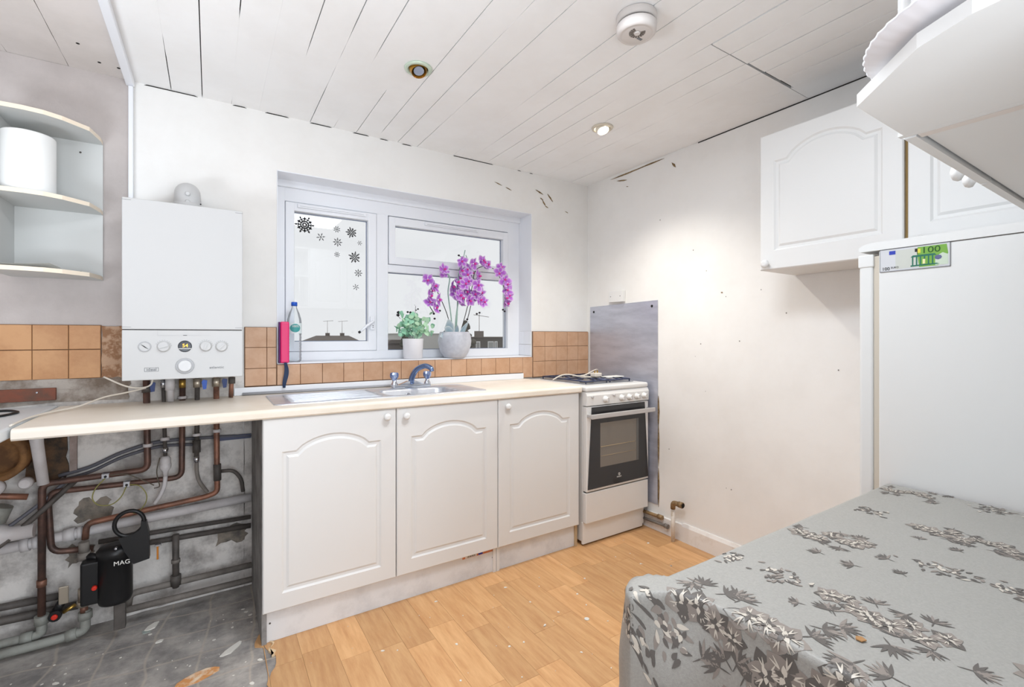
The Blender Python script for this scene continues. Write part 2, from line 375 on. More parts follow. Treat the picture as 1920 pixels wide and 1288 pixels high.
# right wall
bm = nb(); box(bm, XR, XR + 0.15, -0.2, YB + 0.25, -0.1, CE + 0.1); wall_right = struct('wall_right', bm, M_wall)
for (y, z, L_, wd, a) in ((1.87, 2.275, 0.05, 0.008, 0.9), (2.25, 2.335, 0.32, 0.006, 0.0), (2.05, 2.338, 0.22, 0.005, 0.0), (2.30, 2.30, 0.1, 0.006, 0.2), (2.25, 2.245, 0.02, 0.003, 0.2), (1.30, 2.118, 0.06, 0.012, 0.1), (1.55, 1.47, 0.012, 0.004, 0.2), (2.0, 0.45, 0.05, 0.01, 1.57), (1.985, 0.75, 0.2, 0.01, 1.57), (1.985, 0.55, 0.3, 0.008, 1.57), (1.985, 0.27, 0.25, 0.009, 1.57)):
    sliver((y, z), L_, wd, a, 'x', wall_right)
for i in range(26):
    y, z = R.uniform(0.75, 2.5), R.uniform(0.25, 2.2); bm = nb(); s = R.uniform(0.0015, 0.003)
    rbox(bm, XR - 0.001, XR - 0.0001, y - s, y + s, z - s, z + s * 1.3, 0.0004, 1); obj('nail_hole', bm, mat('hole_grey', (140, 136, 132), 0.9), wall_right)
# scraped strip over the wall cabinet
bm = nb(); prism(bm, rag(0.6, 1.13, 2.128, 2.235, 10, 0.003, 22), XR - 0.003, XR - 0.0003, 'x'); o = obj('scraped_patch', bm, mat('scraped_paper', (206, 205, 206), 0.95, col2=(172, 170, 172), nscale=30, bump=0.8, stretch=(1, 4, 0.6), ncontrast=(0.45, 0.62)), wall_right); o['label'] = 'scraped wallpaper remains above the wall cabinet'
# left / near / rear walls
bm = nb(); box(bm, -1.75, -1.6, -2.2, YB + 0.25, -0.1, CE + 0.1); struct('wall_left', bm, M_wallgrey)
bm = nb(); box(bm, 0.58, XR + 0.15, -0.20, -0.05, -0.1, CE + 0.1); struct('wall_near', bm, M_wall)
bm = nb(); box(bm, -1.75, -1.3, -2.35, -2.2, -0.1, CE + 0.1); box(bm, 1.3, 2.53, -2.35, -2.2, -0.1, CE + 0.1); box(bm, -1.3, 1.3, -2.35, -2.2, 2.2, CE + 0.1); struct('wall_rear', bm, M_wall)
bm = nb(); box(bm, 2.384, 2.53, -2.35, -0.2, -0.1, CE + 0.1); struct('wall_side', bm, M_wall)
# floor: concrete base, vinyl planks
bm = nb(); box(bm, -1.75, XR + 0.15, -2.35, YB + 0.2, -0.12, -0.003)
floor = struct('floor', bm, M_conc)
def edgeX(y):                         # the torn left edge of the vinyl
    return 0.19 + 0.022 * math.sin(y * 23) + 0.014 * noise.noise((y * 31, 0, 0)) + (0.0 if y > 1.7 else (1.7 - y) * -0.35) - (0.02 if y > 2.1 else 0)
PW = 0.118; q = random.Random(5)
for c in range(20):
    x0 = 0.06 + c * PW; x1 = min(x0 + PW, XR)
    if x0 >= XR: break
    y = 0.2 - q.random() * 0.4
    while y < 2.12:
        y2 = y + q.choice((0.36, 0.42, 0.42, 0.5)); ya, yb = max(y, 0.2), min(y2, YB if x1 > 1.8 else 2.30)
        if yb - ya > 0.03:
            bm = nb(); g = 0.0004
            if min(edgeX(ya + (yb - ya) * k / 8) for k in range(9)) < x0 + 0.001 and max(edgeX(ya + (yb - ya) * k / 8) for k in range(9)) < x0 + 0.001:
                box(bm, x0 + g, x1 - g, ya + g, yb - g, -0.003, 0.0)
            else:
                L_ = []; n = 16
                for k in range(n + 1):
                    yy = ya + g + (yb - ya - 2 * g) * k / n; L_.append((max(x0 + g, edgeX(yy)), yy))
                if min(p[0] for p in L_) > x1 - 0.004: bm.free(); y = y2; continue
                L_ = [(min(a, x1 - 0.003), b) for a, b in L_]
                prism(bm, [(x1 - g, ya + g), (x1 - g, yb - g)] + L_[::-1], -0.003, 0.0)
            obj('plank', bm, M_wood, floor)
        y = y2
bm = nb(); box(bm, 0.55, XR, -2.2, 0.2, -0.003, 0.0); obj('vinyl_sheet', bm, M_woodbase, floor)
# ceiling of tongue and groove planks
bm = nb(); box(bm, -1.75, XR + 0.15, -2.35, YB + 0.2, CE + 0.012, CE + 0.16)
ceiling = struct('ceiling', bm, M_dark)
J = [-0.27 + 0.1185 * i for i in range(23)]; J[-1] = XR; J = J[:-1] + [XR] if J[-2] < XR - 0.02 else J[:-2] + [XR]
def gapf(i, y):
    if i in (4, 12): return 0.0002
    s = noise.noise((i * 7.3, y * 1.1, 2.0)) + 0.25 * noise.noise((i * 3.1, y * 9, 1.0))
    if i > 12: s -= 0.12
    return 0.0036 if s > -0.10 else (0.0016 if s > -0.22 else 0.0001)
def plank(i, x0, x1, y0, y1, m, z=CE, th=0.011, tilt=0.0, n=60, name='plank'):
    bm = nb(); A = []; n = max(2, int((y1 - y0) / 0.06)); dz = R.uniform(0, 0.0010)
    for k in range(n + 1):
        y = y0 + (y1 - y0) * k / n; gl, gr = gapf(i, y) / 2, gapf(i + 1, y) / 2
        za = z + dz - tilt * (1 - abs(2 * k / n - 1) * 0) 
        A.append([bm.verts.new(p) for p in ((x0 + gl, y, za), (x1 - gr, y, za), (x1 - gr, y, za + th), (x0 + gl, y, za + th))])
    for a, b in zip(A, A[1:]):
        for k in range(4): bm.faces.new((a[k], a[(k + 1) % 4], b[(k + 1) % 4], b[k]))
    bm.faces.new(A[0]); bm.faces.new(A[-1][::-1]); return obj(name, bm, m, ceiling)
for i in range(len(J) - 1):
    x0, x1 = J[i], J[i + 1]
    if i == 0: x0 = -0.290
    if x0 > 1.6 and x1 < 2.3:
        plank(i, x0, x1, 1.105 - 0.0 * i, YB, M_ceil)
        plank(i, x0, x1 - (0.010 if x1 > 2.2 else 0.0), -0.05, 1.101 - 0.020 * (x0 - 1.6) / 0.6 + R.uniform(-0.003, 0.001), M_ceil, tilt=0.003 + 0.006 * (x0 - 1.6) / 0.7)
    elif x0 > 2.2: plank(i, x0, x1, 1.105, YB, M_ceil); plank(i, x0 + 0.004, x1, -0.05, 1.103, M_ceil)
    else: plank(i, x0, x1, -2.2, YB, M_ceil)
for k in range(7):
    x1 = -0.318 - 0.181 * k; x0 = x1 - 0.181
    if k == 0: x1 = -0.302
    plank(30 + k, x0, x1, -2.2, YB, M_ceilgrey)
bm = nb(); rbox(bm, -0.312, -0.282, -2.2, YB - 0.006, CE - 0.028, CE - 0.0005, 0.004, 2); struct('trim_1', bm, M_upvc, 'white batten along the ceiling between grey and white boards')
bm = nb(); rbox(bm, -0.303, -0.286, YB - 0.022, YB - 0.0045, 1.275, CE - 0.029, 0.003, 2); struct('trim_2', bm, M_upvc, 'narrow white upright strip on the wall above the boiler')
for (x, y) in ((-0.385, 2.54), (-0.325, 2.55), (-0.43, 2.42)):
    bm = nb(); lathe(bm, [(0.006, 0), (0.006, 0.0008)], (x, y, CE - 0.0009), 10); obj('screw_hole', bm, M_dark, ceiling)
# dark gaps at the wall / ceiling joint
for (a, b_) in ((-0.25, -0.05), (0.09, 0.15), (0.23, 0.34), (0.44, 0.55), (0.66, 0.75), (0.81, 0.86), (0.94, 1.0), (1.27, 1.56), (1.75, 1.78), (1.85, 1.88)):
    bm = nb(); prism(bm, [(a, CE - 0.0045), (b_, CE - 0.004), (b_ - 0.01, CE - 0.0005), (a + 0.01, CE - 0.0005)], YB - 0.0016, YB - 0.0002, 'y'); obj('crack', bm, M_dark, wall_back)
bm = nb(); box(bm, XR - 0.0018, XR - 0.0002, 0.3, 1.7, CE - 0.006, CE - 0.001); obj('crack', bm, M_dark, wall_right)
# baseboard right
bm = nb(); prism(bm, [(XR - 0.018, 0.0), (XR, 0.0), (XR, 0.108), (XR - 0.008, 0.108), (XR - 0.018, 0.09)], 0.72, 1.80, 'y')
prism(bm, [(XR - 0.016, 0.0), (XR, 0.0), (XR, 0.10), (XR - 0.016, 0.098)], 1.80, YB - 0.01, 'y'); struct('baseboard_right', bm, mat('skirting_paint', (238, 235, 232), 0.6, col2=(220, 212, 205), nscale=9, ncontrast=(0.5, 0.7)))

# ------------------------------------------------------------ window
win = bpy.data.objects.new('window_1', None); C.objects.link(win); win.location = (1.07, 2.83, 1.09); win['kind'] = 'structure'; win['label'] = 'white plastic double window over the sink'
def wp(name, bm, m, par=win, label=None):
    o = obj(name, bm, m, par)
    if label: o['label'] = label
    return o
FY = 2.80
def frame(bm, x0, x1, z0, z1, t, y0, y1, tt=None, tb=None, r=0.004, tr=None):
    tt = t if tt is None else tt; tb = t if tb is None else tb; tr = t if tr is None else tr
    rbox(bm, x0, x0 + t, y0, y1, z0, z1, r); rbox(bm, x1 - tr, x1, y0, y1, z0, z1, r)
    rbox(bm, x0 + t - r, x1 - tr + r, y0, y1, z1 - tt, z1, r); rbox(bm, x0 + t - r, x1 - tr + r, y0, y1, z0, z0 + tb, r)
bm = nb(); frame(bm, 0.285, 1.868, 1.09, 2.05, 0.055, FY, FY + 0.07, tt=0.088, tb=0.052, tr=0.10); wp('frame', bm, M_upvc)
bm = nb(); rbox(bm, 0.286, 1.867, FY - 0.018, FY + 0.01, 2.035, 2.073, 0.003); wp('head_batten', bm, M_upvc)
bm = nb(); rbox(bm, 0.838, 0.909, FY + 0.001, FY + 0.069, 1.14, 1.965, 0.004); wp('mullion', bm, M_upvc)
bm = nb(); rbox(bm, 0.907, 1.770, FY + 0.003, FY + 0.069, 1.618, 1.665, 0.004); wp('transom', bm, M_upvc)
sashL = None
bm = nb(); frame(bm, 0.341, 0.836, 1.143, 1.960, 0.045, FY - 0.006, FY + 0.05, tt=0.047, tb=0.055, tr=0.05); sashL = wp('sash', bm, M_upvc, label='left side hung sash')
bm = nb(); frame(bm, 0.912, 1.768, 1.667, 1.957, 0.040, FY - 0.006, FY + 0.05, tt=0.052, tb=0.045); sashT = wp('sash', bm, M_upvc, label='top hung fanlight sash')
bm = nb(); box(bm, 0.38, 0.792, 2.832, 2.836, 1.19, 1.915); o = obj('pane', bm, G_win, sashL, fix=True)
bm = nb(); box(bm, 0.95, 1.73, 2.832, 2.836, 1.71, 1.906); obj('pane', bm, G_win, sashT)
bm = nb(); box(bm, 0.905, 1.772, 2.836, 2.840, 1.14, 1.622); wp('pane', bm, G_win)
M_gask = mat('blue_grey_gasket', (120, 132, 156), 0.5)
def gasket(x0, x1, z0, z1, par, y=2.8285):
    bm = nb(); t = 0.0035
    for q_ in ((x0, x0 + t, z0, z1), (x1 - t, x1, z0, z1), (x0, x1, z0, z0 + t), (x0, x1, z1 - t, z1)): box(bm, q_[0], q_[1], y, y + 0.003, q_[2], q_[3])
    obj('gasket', bm, M_gask, par)
gasket(0.386, 0.786, 1.198, 1.913, sashL); gasket(0.952, 1.728, 1.712, 1.905, sashT); gasket(0.909, 1.768, 1.142, 1.618, win, 2.832)
for (x0, x1, z, par) in ((0.40, 0.77, 1.943, sashL), (1.14, 1.52, 1.940, sashT)):
    bm = nb(); rbox(bm, x0, x1, FY - 0.017, FY - 0.0065, z - 0.011, z + 0.009, 0.002); v = obj('trickle_vent', bm, M_upvc, par)
    bm = nb(); box(bm, x0 + 0.012, x1 - 0.012, FY - 0.0176, FY - 0.0172, z - 0.0035, z - 0.0025); obj('vent_slot', bm, M_inkg, par)
bm = nb(); rbox(bm, 0.795, 0.822, FY - 0.018, FY - 0.0065, 1.265, 1.345, 0.004); tube(bm, spline([(0.808, FY - 0.016, 1.312), (0.806, FY - 0.035, 1.314), (0.77, FY - 0.043, 1.290), (0.728, FY - 0.045, 1.252)], 5), [0.008] * 14 + [0.0065] * 2, 10)
h = obj('handle', bm, M_upvc, sashL); bm = nb(); tube(bm, [(0.730, FY - 0.045, 1.2535), (0.720, FY - 0.045, 1.2475)], 0.0072, 8); obj('handle_tip', bm, M_ink, sashL)
for (x, z) in ((0.811, 1.30), (0.811, 1.31)):
    bm = nb(); lathe(bm, [(0.0028, 0), (0.0028, 0.001)], (x, FY - 0.0181, z - 0.02), 8, axis='-y'); obj('screw', bm, M_ink, sashL)
bm = nb(); rbox(bm, 0.284, 1.869, YB - 0.006, FY + 0.02, 1.0775, 1.0905, 0.003); struct('trim_3', bm, M_upvc, 'white plastic window sill board')
# reveal linings (white plastic)
bm = nb(); box(bm, 0.2835, 0.2865, YB - 0.001, FY, 1.09, 2.07); box(bm, 1.8655, 1.8695, YB - 0.001, FY, 1.262, 2.07); box(bm, 0.2835, 1.8695, YB - 0.001, FY, 2.070, 2.0745); struct('trim_4', bm, M_upvc, 'white lining of the window reveal')
# snowflake stickers
def flake(bm, r, arms, y, cx, cz, style):
    def bar(p0, p1, w_):
        d = Vector((p1[0] - p0[0], p1[1] - p0[1])); n = Vector((-d.y, d.x)).normalized() * w_
        prism(bm, [(p0[0] + n.x, p0[1] + n.y), (p0[0] - n.x, p0[1] - n.y), (p1[0] - n.x, p1[1] - n.y), (p1[0] + n.x, p1[1] + n.y)], y - 0.0006, y, 'y')
    def dia(p, a, l, w_):
        ux, uz = math.cos(a), math.sin(a)
        prism(bm, [(p[0] + ux * l, p[1] + uz * l), (p[0] - uz * w_, p[1] + ux * w_), (p[0] - ux * l, p[1] - uz * l), (p[0] + uz * w_, p[1] - ux * w_)], y - 0.0006, y, 'y')
    for k in range(arms):
        a = 2 * PI * k / arms + style * 0.2; ux, uz = math.cos(a), math.sin(a)
        long_ = 1.0 if k % 2 == 0 or arms < 9 else 0.82
        bar((cx + ux * r * 0.12, cz + uz * r * 0.12), (cx + ux * r * 0.8 * long_, cz + uz * r * 0.8 * long_), r * 0.045)
        dia((cx + ux * r * 0.84 * long_, cz + uz * r * 0.84 * long_), a, r * 0.18, r * 0.11)
        for t, l in (((0.32, 0.18), (0.52, 0.22)) if r > 0.03 else ((0.50, 0.24),)):
            for s in (-1, 1):
                b = a + s * 0.75; p = (cx + ux * r * t, cz + uz * r * t)
                bar(p, (p[0] + math.cos(b) * r * l, p[1] + math.sin(b) * r * l), r * 0.045)
    n = 14 if r > 0.03 else 6
    for k in range(n):
        a, b = 2 * PI * k / n, 2 * PI * (k + 1) / n; bar((cx + math.cos(a) * r * 0.14, cz + math.sin(a) * r * 0.14), (cx + math.cos(b) * r * 0.14, cz + math.sin(b) * r * 0.14), r * 0.045)
FL = [(0.443, 1.851, 0.052, 12, 'big black snowflake window sticker, the largest, top left of the pane'),
      (0.528, 1.792, 0.024, 6, 'small black snowflake sticker just right of the largest one'),
      (0.616, 1.847, 0.020, 8, 'small snowflake sticker, topmost of the three in the middle column'),
      (0.698, 1.838, 0.034, 10, 'medium black snowflake sticker near the top right of the pane'),
      (0.620, 1.773, 0.026, 8, 'small dark snowflake sticker, middle one of the middle column'),
      (0.746, 1.781, 0.015, 6, 'tiny grey snowflake sticker at the right edge of the pane'),
      (0.617, 1.701, 0.017, 8, 'tiny snowflake sticker, lowest of the middle column'),
      (0.716, 1.693, 0.037, 9, 'medium black snowflake sticker lower right, second largest of all'),
      (0.738, 1.602, 0.024, 8, 'small snowflake sticker second from the bottom at right'),
      (0.724, 1.518, 0.019, 6, 'small snowflake sticker, lowest of all on the pane')]
for i, (x, z, r, a, lab) in enumerate(FL):
    bm = nb(); flake(bm, r, a, 2.8314, x, z, i); one('snowflake_sticker', bm, M_ink, lab, 'sticker', 'snowflake stickers on the left pane')

# ------------------------------------------------------------ outside
M_roof = mat('slate_brown_roof', (112, 104, 98), 0.9); M_brk = mat('brown_cladding', (88, 84, 80), 0.9); M_paleh = mat('pale_render', (206, 204, 200), 0.9); M_wh = mat('far_window_white', (225, 225, 225), 0.5)
M_tree = mat('far_tree', (96, 94, 84), 0.95, col2=(70, 70, 60), nscale=1.0)
bm = nb(); box(bm, -150, 200, 8, 300, -6.2, -6.0); tag(obj('ground', bm, mat('far_ground', (120, 118, 108), 1.0)), 'grey green ground far below the window', None, None, 'structure')
t = thing('house', 'long low far house with brown hipped roof and two chimneys', 'house', (13, 62, -6))
bm = nb(); box(bm, 10.6, 15.6, 60.5, 66, -6, 0.6); obj('wall', bm, M_paleh, t)
bm = nb(); A = [bm.verts.new(p) for p in ((9.8, 59.6, 0.45), (16.1, 59.6, 0.45), (16.1, 67, 0.45), (9.8, 67, 0.45), (11.2, 63, 1.28), (15.2, 63, 1.28))]
for f in ((0, 1, 5, 4), (1, 2, 5), (2, 3, 4, 5), (3, 0, 4), (0, 3, 2, 1)): bm.faces.new([A[i] for i in f])
obj('roof', bm, M_roof, t)
for x in (12.35, 14.15):
    bm = nb(); box(bm, x, x + 0.45, 62.8, 63.3, 1.1, 1.62); ch = obj('chimney', bm, M_roof, t)
    bm = nb(); tube(bm, [(x + 0.2, 63, 1.6), (x + 0.2, 63, 3.2)], 0.03, 5); tube(bm, [(x - 0.3, 63, 3.1), (x + 0.9, 63, 3.2)], 0.03, 5); obj('aerial', bm, M_paleh, t)
t = thing('house', 'dark brown clad far house with two small white windows', 'house', (35, 62, -6))
bm = nb(); box(bm, 31.0, 38.0, 60, 68, -6, 1.0); hw = obj('wall', bm, M_brk, t)
bm = nb(); box(bm, 31.0, 38.2, 59.8, 68.2, 1.0, 1.12); obj('roof', bm, M_roof, t)
for (x, wd) in ((32.4, 0.7), (34.4, 1.0), (35.55, 0.5)):
    bm = nb(); box(bm, x, x + wd, 59.93, 60.02, -0.85, 0.45); f = obj('window', bm, M_wh, t)
    bm = nb(); box(bm, x + 0.12, x + wd - 0.12, 59.9, 59.94, -0.7, 0.32); obj('pane', bm, mat('far_pane', (150, 152, 152), 0.3), f)
bm = nb(); box(bm, 34.3, 35.4, 63, 64, 1.1, 2.0); obj('chimney', bm, M_roof, t)
bm = nb(); tube(bm, [(34.9, 63.5, 2.0), (34.9, 63.5, 4.6)], 0.04, 5); tube(bm, [(33.9, 63.5, 4.5), (36.6, 63.5, 4.2)], 0.04, 5); obj('aerial', bm, M_roof, t)
t = thing('house', 'pale rendered far building standing behind the two pots', 'house', (26, 62, -6))
bm = nb(); box(bm, 21.4, 30.95, 61, 68, -6, 1.5); obj('wall', bm, M_paleh, t); bm = nb(); box(bm, 21.3, 30.95, 60.9, 68.1, 1.5, 1.6); obj('roof', bm, M_paleh, t)
t = thing('house', 'low brown far building left of the white cup pot', 'house', (20, 58, -6))
bm = nb(); box(bm, 18.3, 21.0, 57, 60.5, -6, 0.3); obj('wall', bm, M_roof, t)
bm = nb(); prism(bm, [(18.1, 0.3), (21.1, 0.3), (20.4, 0.75), (18.8, 0.75)], 56.8, 60.6, 'y'); obj('roof', bm, M_roof, t)
def blobtree(name, label, c, r, h, sd):
    t = thing(name, label, 'tree', (c[0], c[1], -6)); q = random.Random(sd); bm = nb(); tube(bm, [(c[0], c[1], -6), (c[0], c[1], c[2])], 0.2, 6); obj('trunk', bm, M_roof, t)
    bm = nb()
    for k in range(60):
        a = q.uniform(0, 6.28); rr = q.uniform(0, r); z = c[2] + q.uniform(0, h); rr *= max(0.1, 1 - (z - c[2]) / h)
        bmesh.ops.create_icosphere(bm, subdivisions=1, radius=q.uniform(0.2, 0.5), matrix=Matrix.Translation((c[0] + rr * math.cos(a), c[1] + rr * math.sin(a), z)))
    o = obj('foliage', bm, M_tree, t); o['kind'] = 'stuff'
blobtree('conifer', 'dark far bushy tree beside the brown clad house', (29.2, 57.0, -2.3), 2.2, 5.4, 3)
blobtree('bare_tree', 'thin dark upright far tree left of the white cup pot', (19.9, 55, -2.0), 0.7, 3.6, 4)

# ------------------------------------------------------------ base cupboards
def arch(x0, x1, z0, zs, zp, n=14):
    """panel outline, counter-clockwise from bottom left, arched top with shoulders"""
    wd = x1 - x0; sh = wd * 0.13; cv = wd * 0.09; p = [(x0, z0), (x0 + wd * 0.5, z0), (x1, z0), (x1, (z0 + zs) / 2), (x1, zs), (x1 - sh, zs)]
    a0, a1 = x1 - sh, x0 + sh; c = (x0 + x1) / 2; h = zp - zs
    for k in range(0, n + 1):
        t = k / n; x = a0 + (a1 - a0) * t; u = abs(x - c) / ((a0 - a1) / 2)
        z = zs + h * (1 - u ** 2.0) ** 0.78
        if 0 < k < n: p.append((x, z))
    p += [(x0 + sh, zs), (x0, zs), (x0, (z0 + zs) / 2)]
    return p
def offset(p, d):
    out = []; n = len(p)
    for i in range(n):
        a, b, c = Vector(p[i - 1]), Vector(p[i]), Vector(p[(i + 1) % n])
        e1 = (b - a).normalized(); e2 = (c - b).normalized(); n1 = Vector((-e1.y, e1.x)); n2 = Vector((-e2.y, e2.x)); m = (n1 + n2)
        if m.length < 1e-6: m = n1
        m.normalize(); k = d / max(0.5, m.dot(n1)); out.append((b.x + m.x * k, b.y + m.y * k))
    return out
def door(name, u0, u1, z0, z1, f, mp, ip=(0.068, 0.066, 0.135, 0.08), m=M_cup, par=None, th=0.018, label=None):
    """mp(u, d, z) -> xyz, d = depth out of the door plane (front face d=0, back d=-th)"""
    ml, mb, ms, mt = ip
    O = arch(u0 + ml, u1 - ml, z0 + mb, z1 - ms, z1 - mt)
    bm = nb(); V = lambda u, d, z: bm.verts.new(mp(u, d, z))
    c = 0.004
    rect = []
    uc = (u0 + u1) / 2
    for (u, z) in O:
        if abs(z - (z0 + mb)) < 1e-6: zz = z0
        elif z > z1 - ms - 1e-6: zz = z1
        else: zz = z
        uu = u
        if abs(u - (u0 + ml)) < 1e-6: uu = u0
        if abs(u - (u1 - ml)) < 1e-6: uu = u1
        rect.append((uu, zz))
    def ins(p): return (min(max(p[0], u0 + c), u1 - c), min(max(p[1], z0 + c), z1 - c))
    loops = [[(p, -th) for p in rect], [(p, -c) for p in rect], [(ins(p), 0) for p in rect], [(p, 0) for p in O], [(p, -0.006) for p in offset(O, 0.007)], [(p, -0.0065) for p in offset(O, 0.017)], [(p, -0.001) for p in offset(O, 0.026)]]
    L_ = [[V(p[0], d, p[1]) for p, d in lp] for lp in loops]
    for a, b in zip(L_, L_[1:]):
        n = len(a)
        for i in range(n):
            fc = bm.faces.new((a[i], a[(i + 1) % n], b[(i + 1) % n], b[i]))
    bm.faces.new(L_[-1]); bm.faces.new(L_[0][::-1])
    o = obj(name, bm, m, par)
    if label: o['label'] = label
    return o
def knob(c, par, axis='-y', m=M_cup, r=0.017):
    bm = nb(); lathe(bm, [(0.006, 0), (0.006, 0.010), (0.010, 0.013), (r * 0.95, 0.017), (r, 0.022), (r * 0.8, 0.028), (r * 0.4, 0.031)], c, 16, axis=axis); return obj('knob', bm, m, par)
DY = 2.075; fr = lambda u, d, z: (u, DY - d, z)
t = thing('sink_cupboard', 'white two door base cupboard with arched panels under the sink', 'cupboard', (0.71, 2.35, 0))
bm = nb(); box(bm, 0.170, 0.188, 2.095, 2.62, 0.0, 0.899); obj('side_panel', bm, M_cupside, t)['label'] = 'grey mottled left side panel'  # darker mottled grey than the other panels
bm = nb(); box(bm, 1.234, 1.2515, 2.095, 2.62, 0.0, 0.899); obj('side_panel', bm, M_cup, t)
bm = nb(); box(bm, 0.189, 1.233, 2.60, 2.618, 0.0, 0.89); obj('back_panel', bm, M_cup, t); bm = nb(); box(bm, 0.189, 1.233, 2.10, 2.60, 0.12, 0.136); obj('bottom_board', bm, M_cup, t); bm = nb(); box(bm, 0.189, 1.233, 2.097, 2.115, 0.84, 0.898); obj('front_rail', bm, M_cup, t)
door('door', 0.172, 0.7095, 0.130, 0.8985, None, fr, par=t); d = t.children[-1]; knob((0.664, DY, 0.866), t)
door('door', 0.7135, 1.2505, 0.130, 0.8985, None, fr, par=t); knob((0.753, DY, 0.862), t)
bm = nb(); rbox(bm, 0.172, 1.2485, 2.104, 2.118, 0.0, 0.118, 0.001, 1); obj('plinth', bm, M_plinth, t)
for x in (0.2, 1.235):
    bm = nb(); lathe(bm, [(0.004, 0), (0.004, 0.001)], (x, 2.1042, 0.075), 8, axis='-y'); obj('screw', bm, M_pipedk, t)
bm = nb(); box(bm, 1.06, 1.235, 2.1015, 2.1040, 0.108, 0.1285); lb = obj('sticker', bm, M_barcode, t); lb['label'] = 'orange and white parcel label strip above the plinth'
bm = nb()
for k in range(12): box(bm, 1.085 + k * 0.004, 1.0865 + k * 0.004 + (k % 3) * 0.0006, 2.1010, 2.1014, 0.111, 0.126)
obj('barcode', bm, M_ink, lb); bm = nb(); box(bm, 1.075, 1.14, 2.10142, 2.1016, 0.109, 0.128); obj('barcode_ground', bm, M_paper, lb)
bm = nb(); box(bm, 1.15, 1.175, 2.1010, 2.1014, 0.110, 0.127); obj('logo_patch', bm, M_noteb, lb)
t = thing('base_cupboard', 'white single door base cupboard beside the cooker', 'cupboard', (1.53, 2.35, 0))
bm = nb(); box(bm, 1.2545, 1.272, 2.095, 2.62, 0.0, 0.899); obj('side_panel', bm, M_cup, t)
bm = nb(); box(bm, 1.787, 1.804, 2.095, 2.62, 0.0, 0.899); obj('side_panel', bm, mat('chipboard_edge', (196, 172, 138), 0.8), t)['label'] = 'bare chipboard edged right side panel'
bm = nb(); box(bm, 1.273, 1.786, 2.60, 2.618, 0.0, 0.89); obj('back_panel', bm, M_cup, t); bm = nb(); box(bm, 1.273, 1.786, 2.10, 2.60, 0.12, 0.136); obj('bottom_board', bm, M_cup, t); bm = nb(); box(bm, 1.273, 1.786, 2.097, 2.115, 0.84, 0.898); obj('front_rail', bm, M_cup, t)
door('door', 1.2545, 1.802, 0.130, 0.8985, None, fr, par=t); knob((1.302, DY, 0.860), t)
bm = nb(); rbox(bm, 1.2515, 1.79, 2.104, 2.118, 0.0, 0.118, 0.001, 1); obj('plinth', bm, M_plinth, t)
bm = nb(); box(bm, 1.262, 1.36, 2.1015, 2.1040, 0.118, 0.1285); obj('sticker', bm, M_barcode, t)

# ------------------------------------------------------------ worktop, sink, tap
Z0, Z1 = 0.9005, 0.938
def nose(y0, yr):
    p = [(yr, Z0), (yr, Z1)]
    for k in range(7):
        a = PI / 2 + (PI / 2) * k / 6; p.append((y0 + 0.014 + 0.014 * math.cos(a), Z1 - 0.014 + 0.014 * math.sin(a)))
    p += [(y0, Z0 + 0.006), (y0 + 0.005, Z0)]
    return p
bm = nb(); prism(bm, nose(2.062, 2.19), -0.522, 1.812, 'x')
box(bm, -0.522, 0.72, 2.19, YB - 0.012, Z0, Z1); box(bm, 1.13, 1.812, 2.19, YB - 0.016, Z0, Z1); box(bm, 0.72, 1.13, 2.50, YB - 0.012, Z0, Z1)
tag(obj('worktop', bm, M_lam), 'long worn beige laminate worktop running under the window', 'worktop')
bm = nb(); prism(bm, [(1.30, YB - 0.016)] + [(1.30, YB - 0.016)], 0, 0, 'z') if False else None; bm.free()
bm = nb(); rbox(bm, -1.15, -0.530, 1.3, YB - 0.012, 0.905, 0.942, 0.006, 2); tag(obj('worktop', bm, M_lamwhite), 'white laminate worktop piece at the far left edge', 'worktop')
# sink
t = thing('sink', 'inset stainless steel sink with ribbed drainer on the left', 'sink', (0.74, 2.36, 0.938))
SX0, SX1, SY0, SY1 = 0.222, 1.245, 2.165, 2.548; BX0, BX1, BY0, BY1 = 0.725, 1.12, 2.205, 2.465
def rrect(x0, x1, y0, y1, r, n=5):
    p = []
    for cx, cy, a0 in ((x1 - r, y0 + r, -PI / 2), (x1 - r, y1 - r, 0), (x0 + r, y1 - r, PI / 2), (x0 + r, y0 + r, PI)):
        for k in range(n + 1):
            a = a0 + (PI / 2) * k / n; p.append((cx + r * math.cos(a), cy + r * math.sin(a)))
    return p
bm = nb(); o_ = rrect(SX0, SX1, SY0, SY1, 0.03); i_ = rrect(BX0, BX1, BY0, BY1, 0.055)
def lp(p, z): return [bm.verts.new((a, b, z)) for a, b in p]
i2 = rrect(BX0 + 0.01, BX1 - 0.01, BY0 + 0.01, BY1 - 0.01, 0.05); i3 = rrect(BX0 + 0.03, BX1 - 0.03, BY0 + 0.03, BY1 - 0.03, 0.05)
Ls = [lp(o_, Z1 - 0.0), lp(o_, Z1 + 0.003), lp(rrect(SX0 + 0.006, SX1 - 0.006, SY0 + 0.006, SY1 - 0.006, 0.026), Z1 + 0.0045), lp(i_, Z1 + 0.003), lp(i2, Z1 - 0.006), lp(i2, Z1 - 0.13), lp(i3, Z1 - 0.15)]
for a, b in zip(Ls, Ls[1:]):
    n = len(a)
    for k in range(n): f = bm.faces.new((a[k], a[(k + 1) % n], b[(k + 1) % n], b[k])); f.smooth = True
bm.faces.new(Ls[-1]); obj('basin', bm, M_steel, t, fix=False)
bm = nb()
for k in range(9):
    y = 2.215 + k * 0.032; tube(bm, [(0.29, y, Z1 + 0.0035), (0.31, y, Z1 + 0.0055), (0.66, y, Z1 + 0.0055), (0.69, y, Z1 + 0.0035)], 0.0035, 6)
obj('drainer_ribs', bm, M_steel, t)
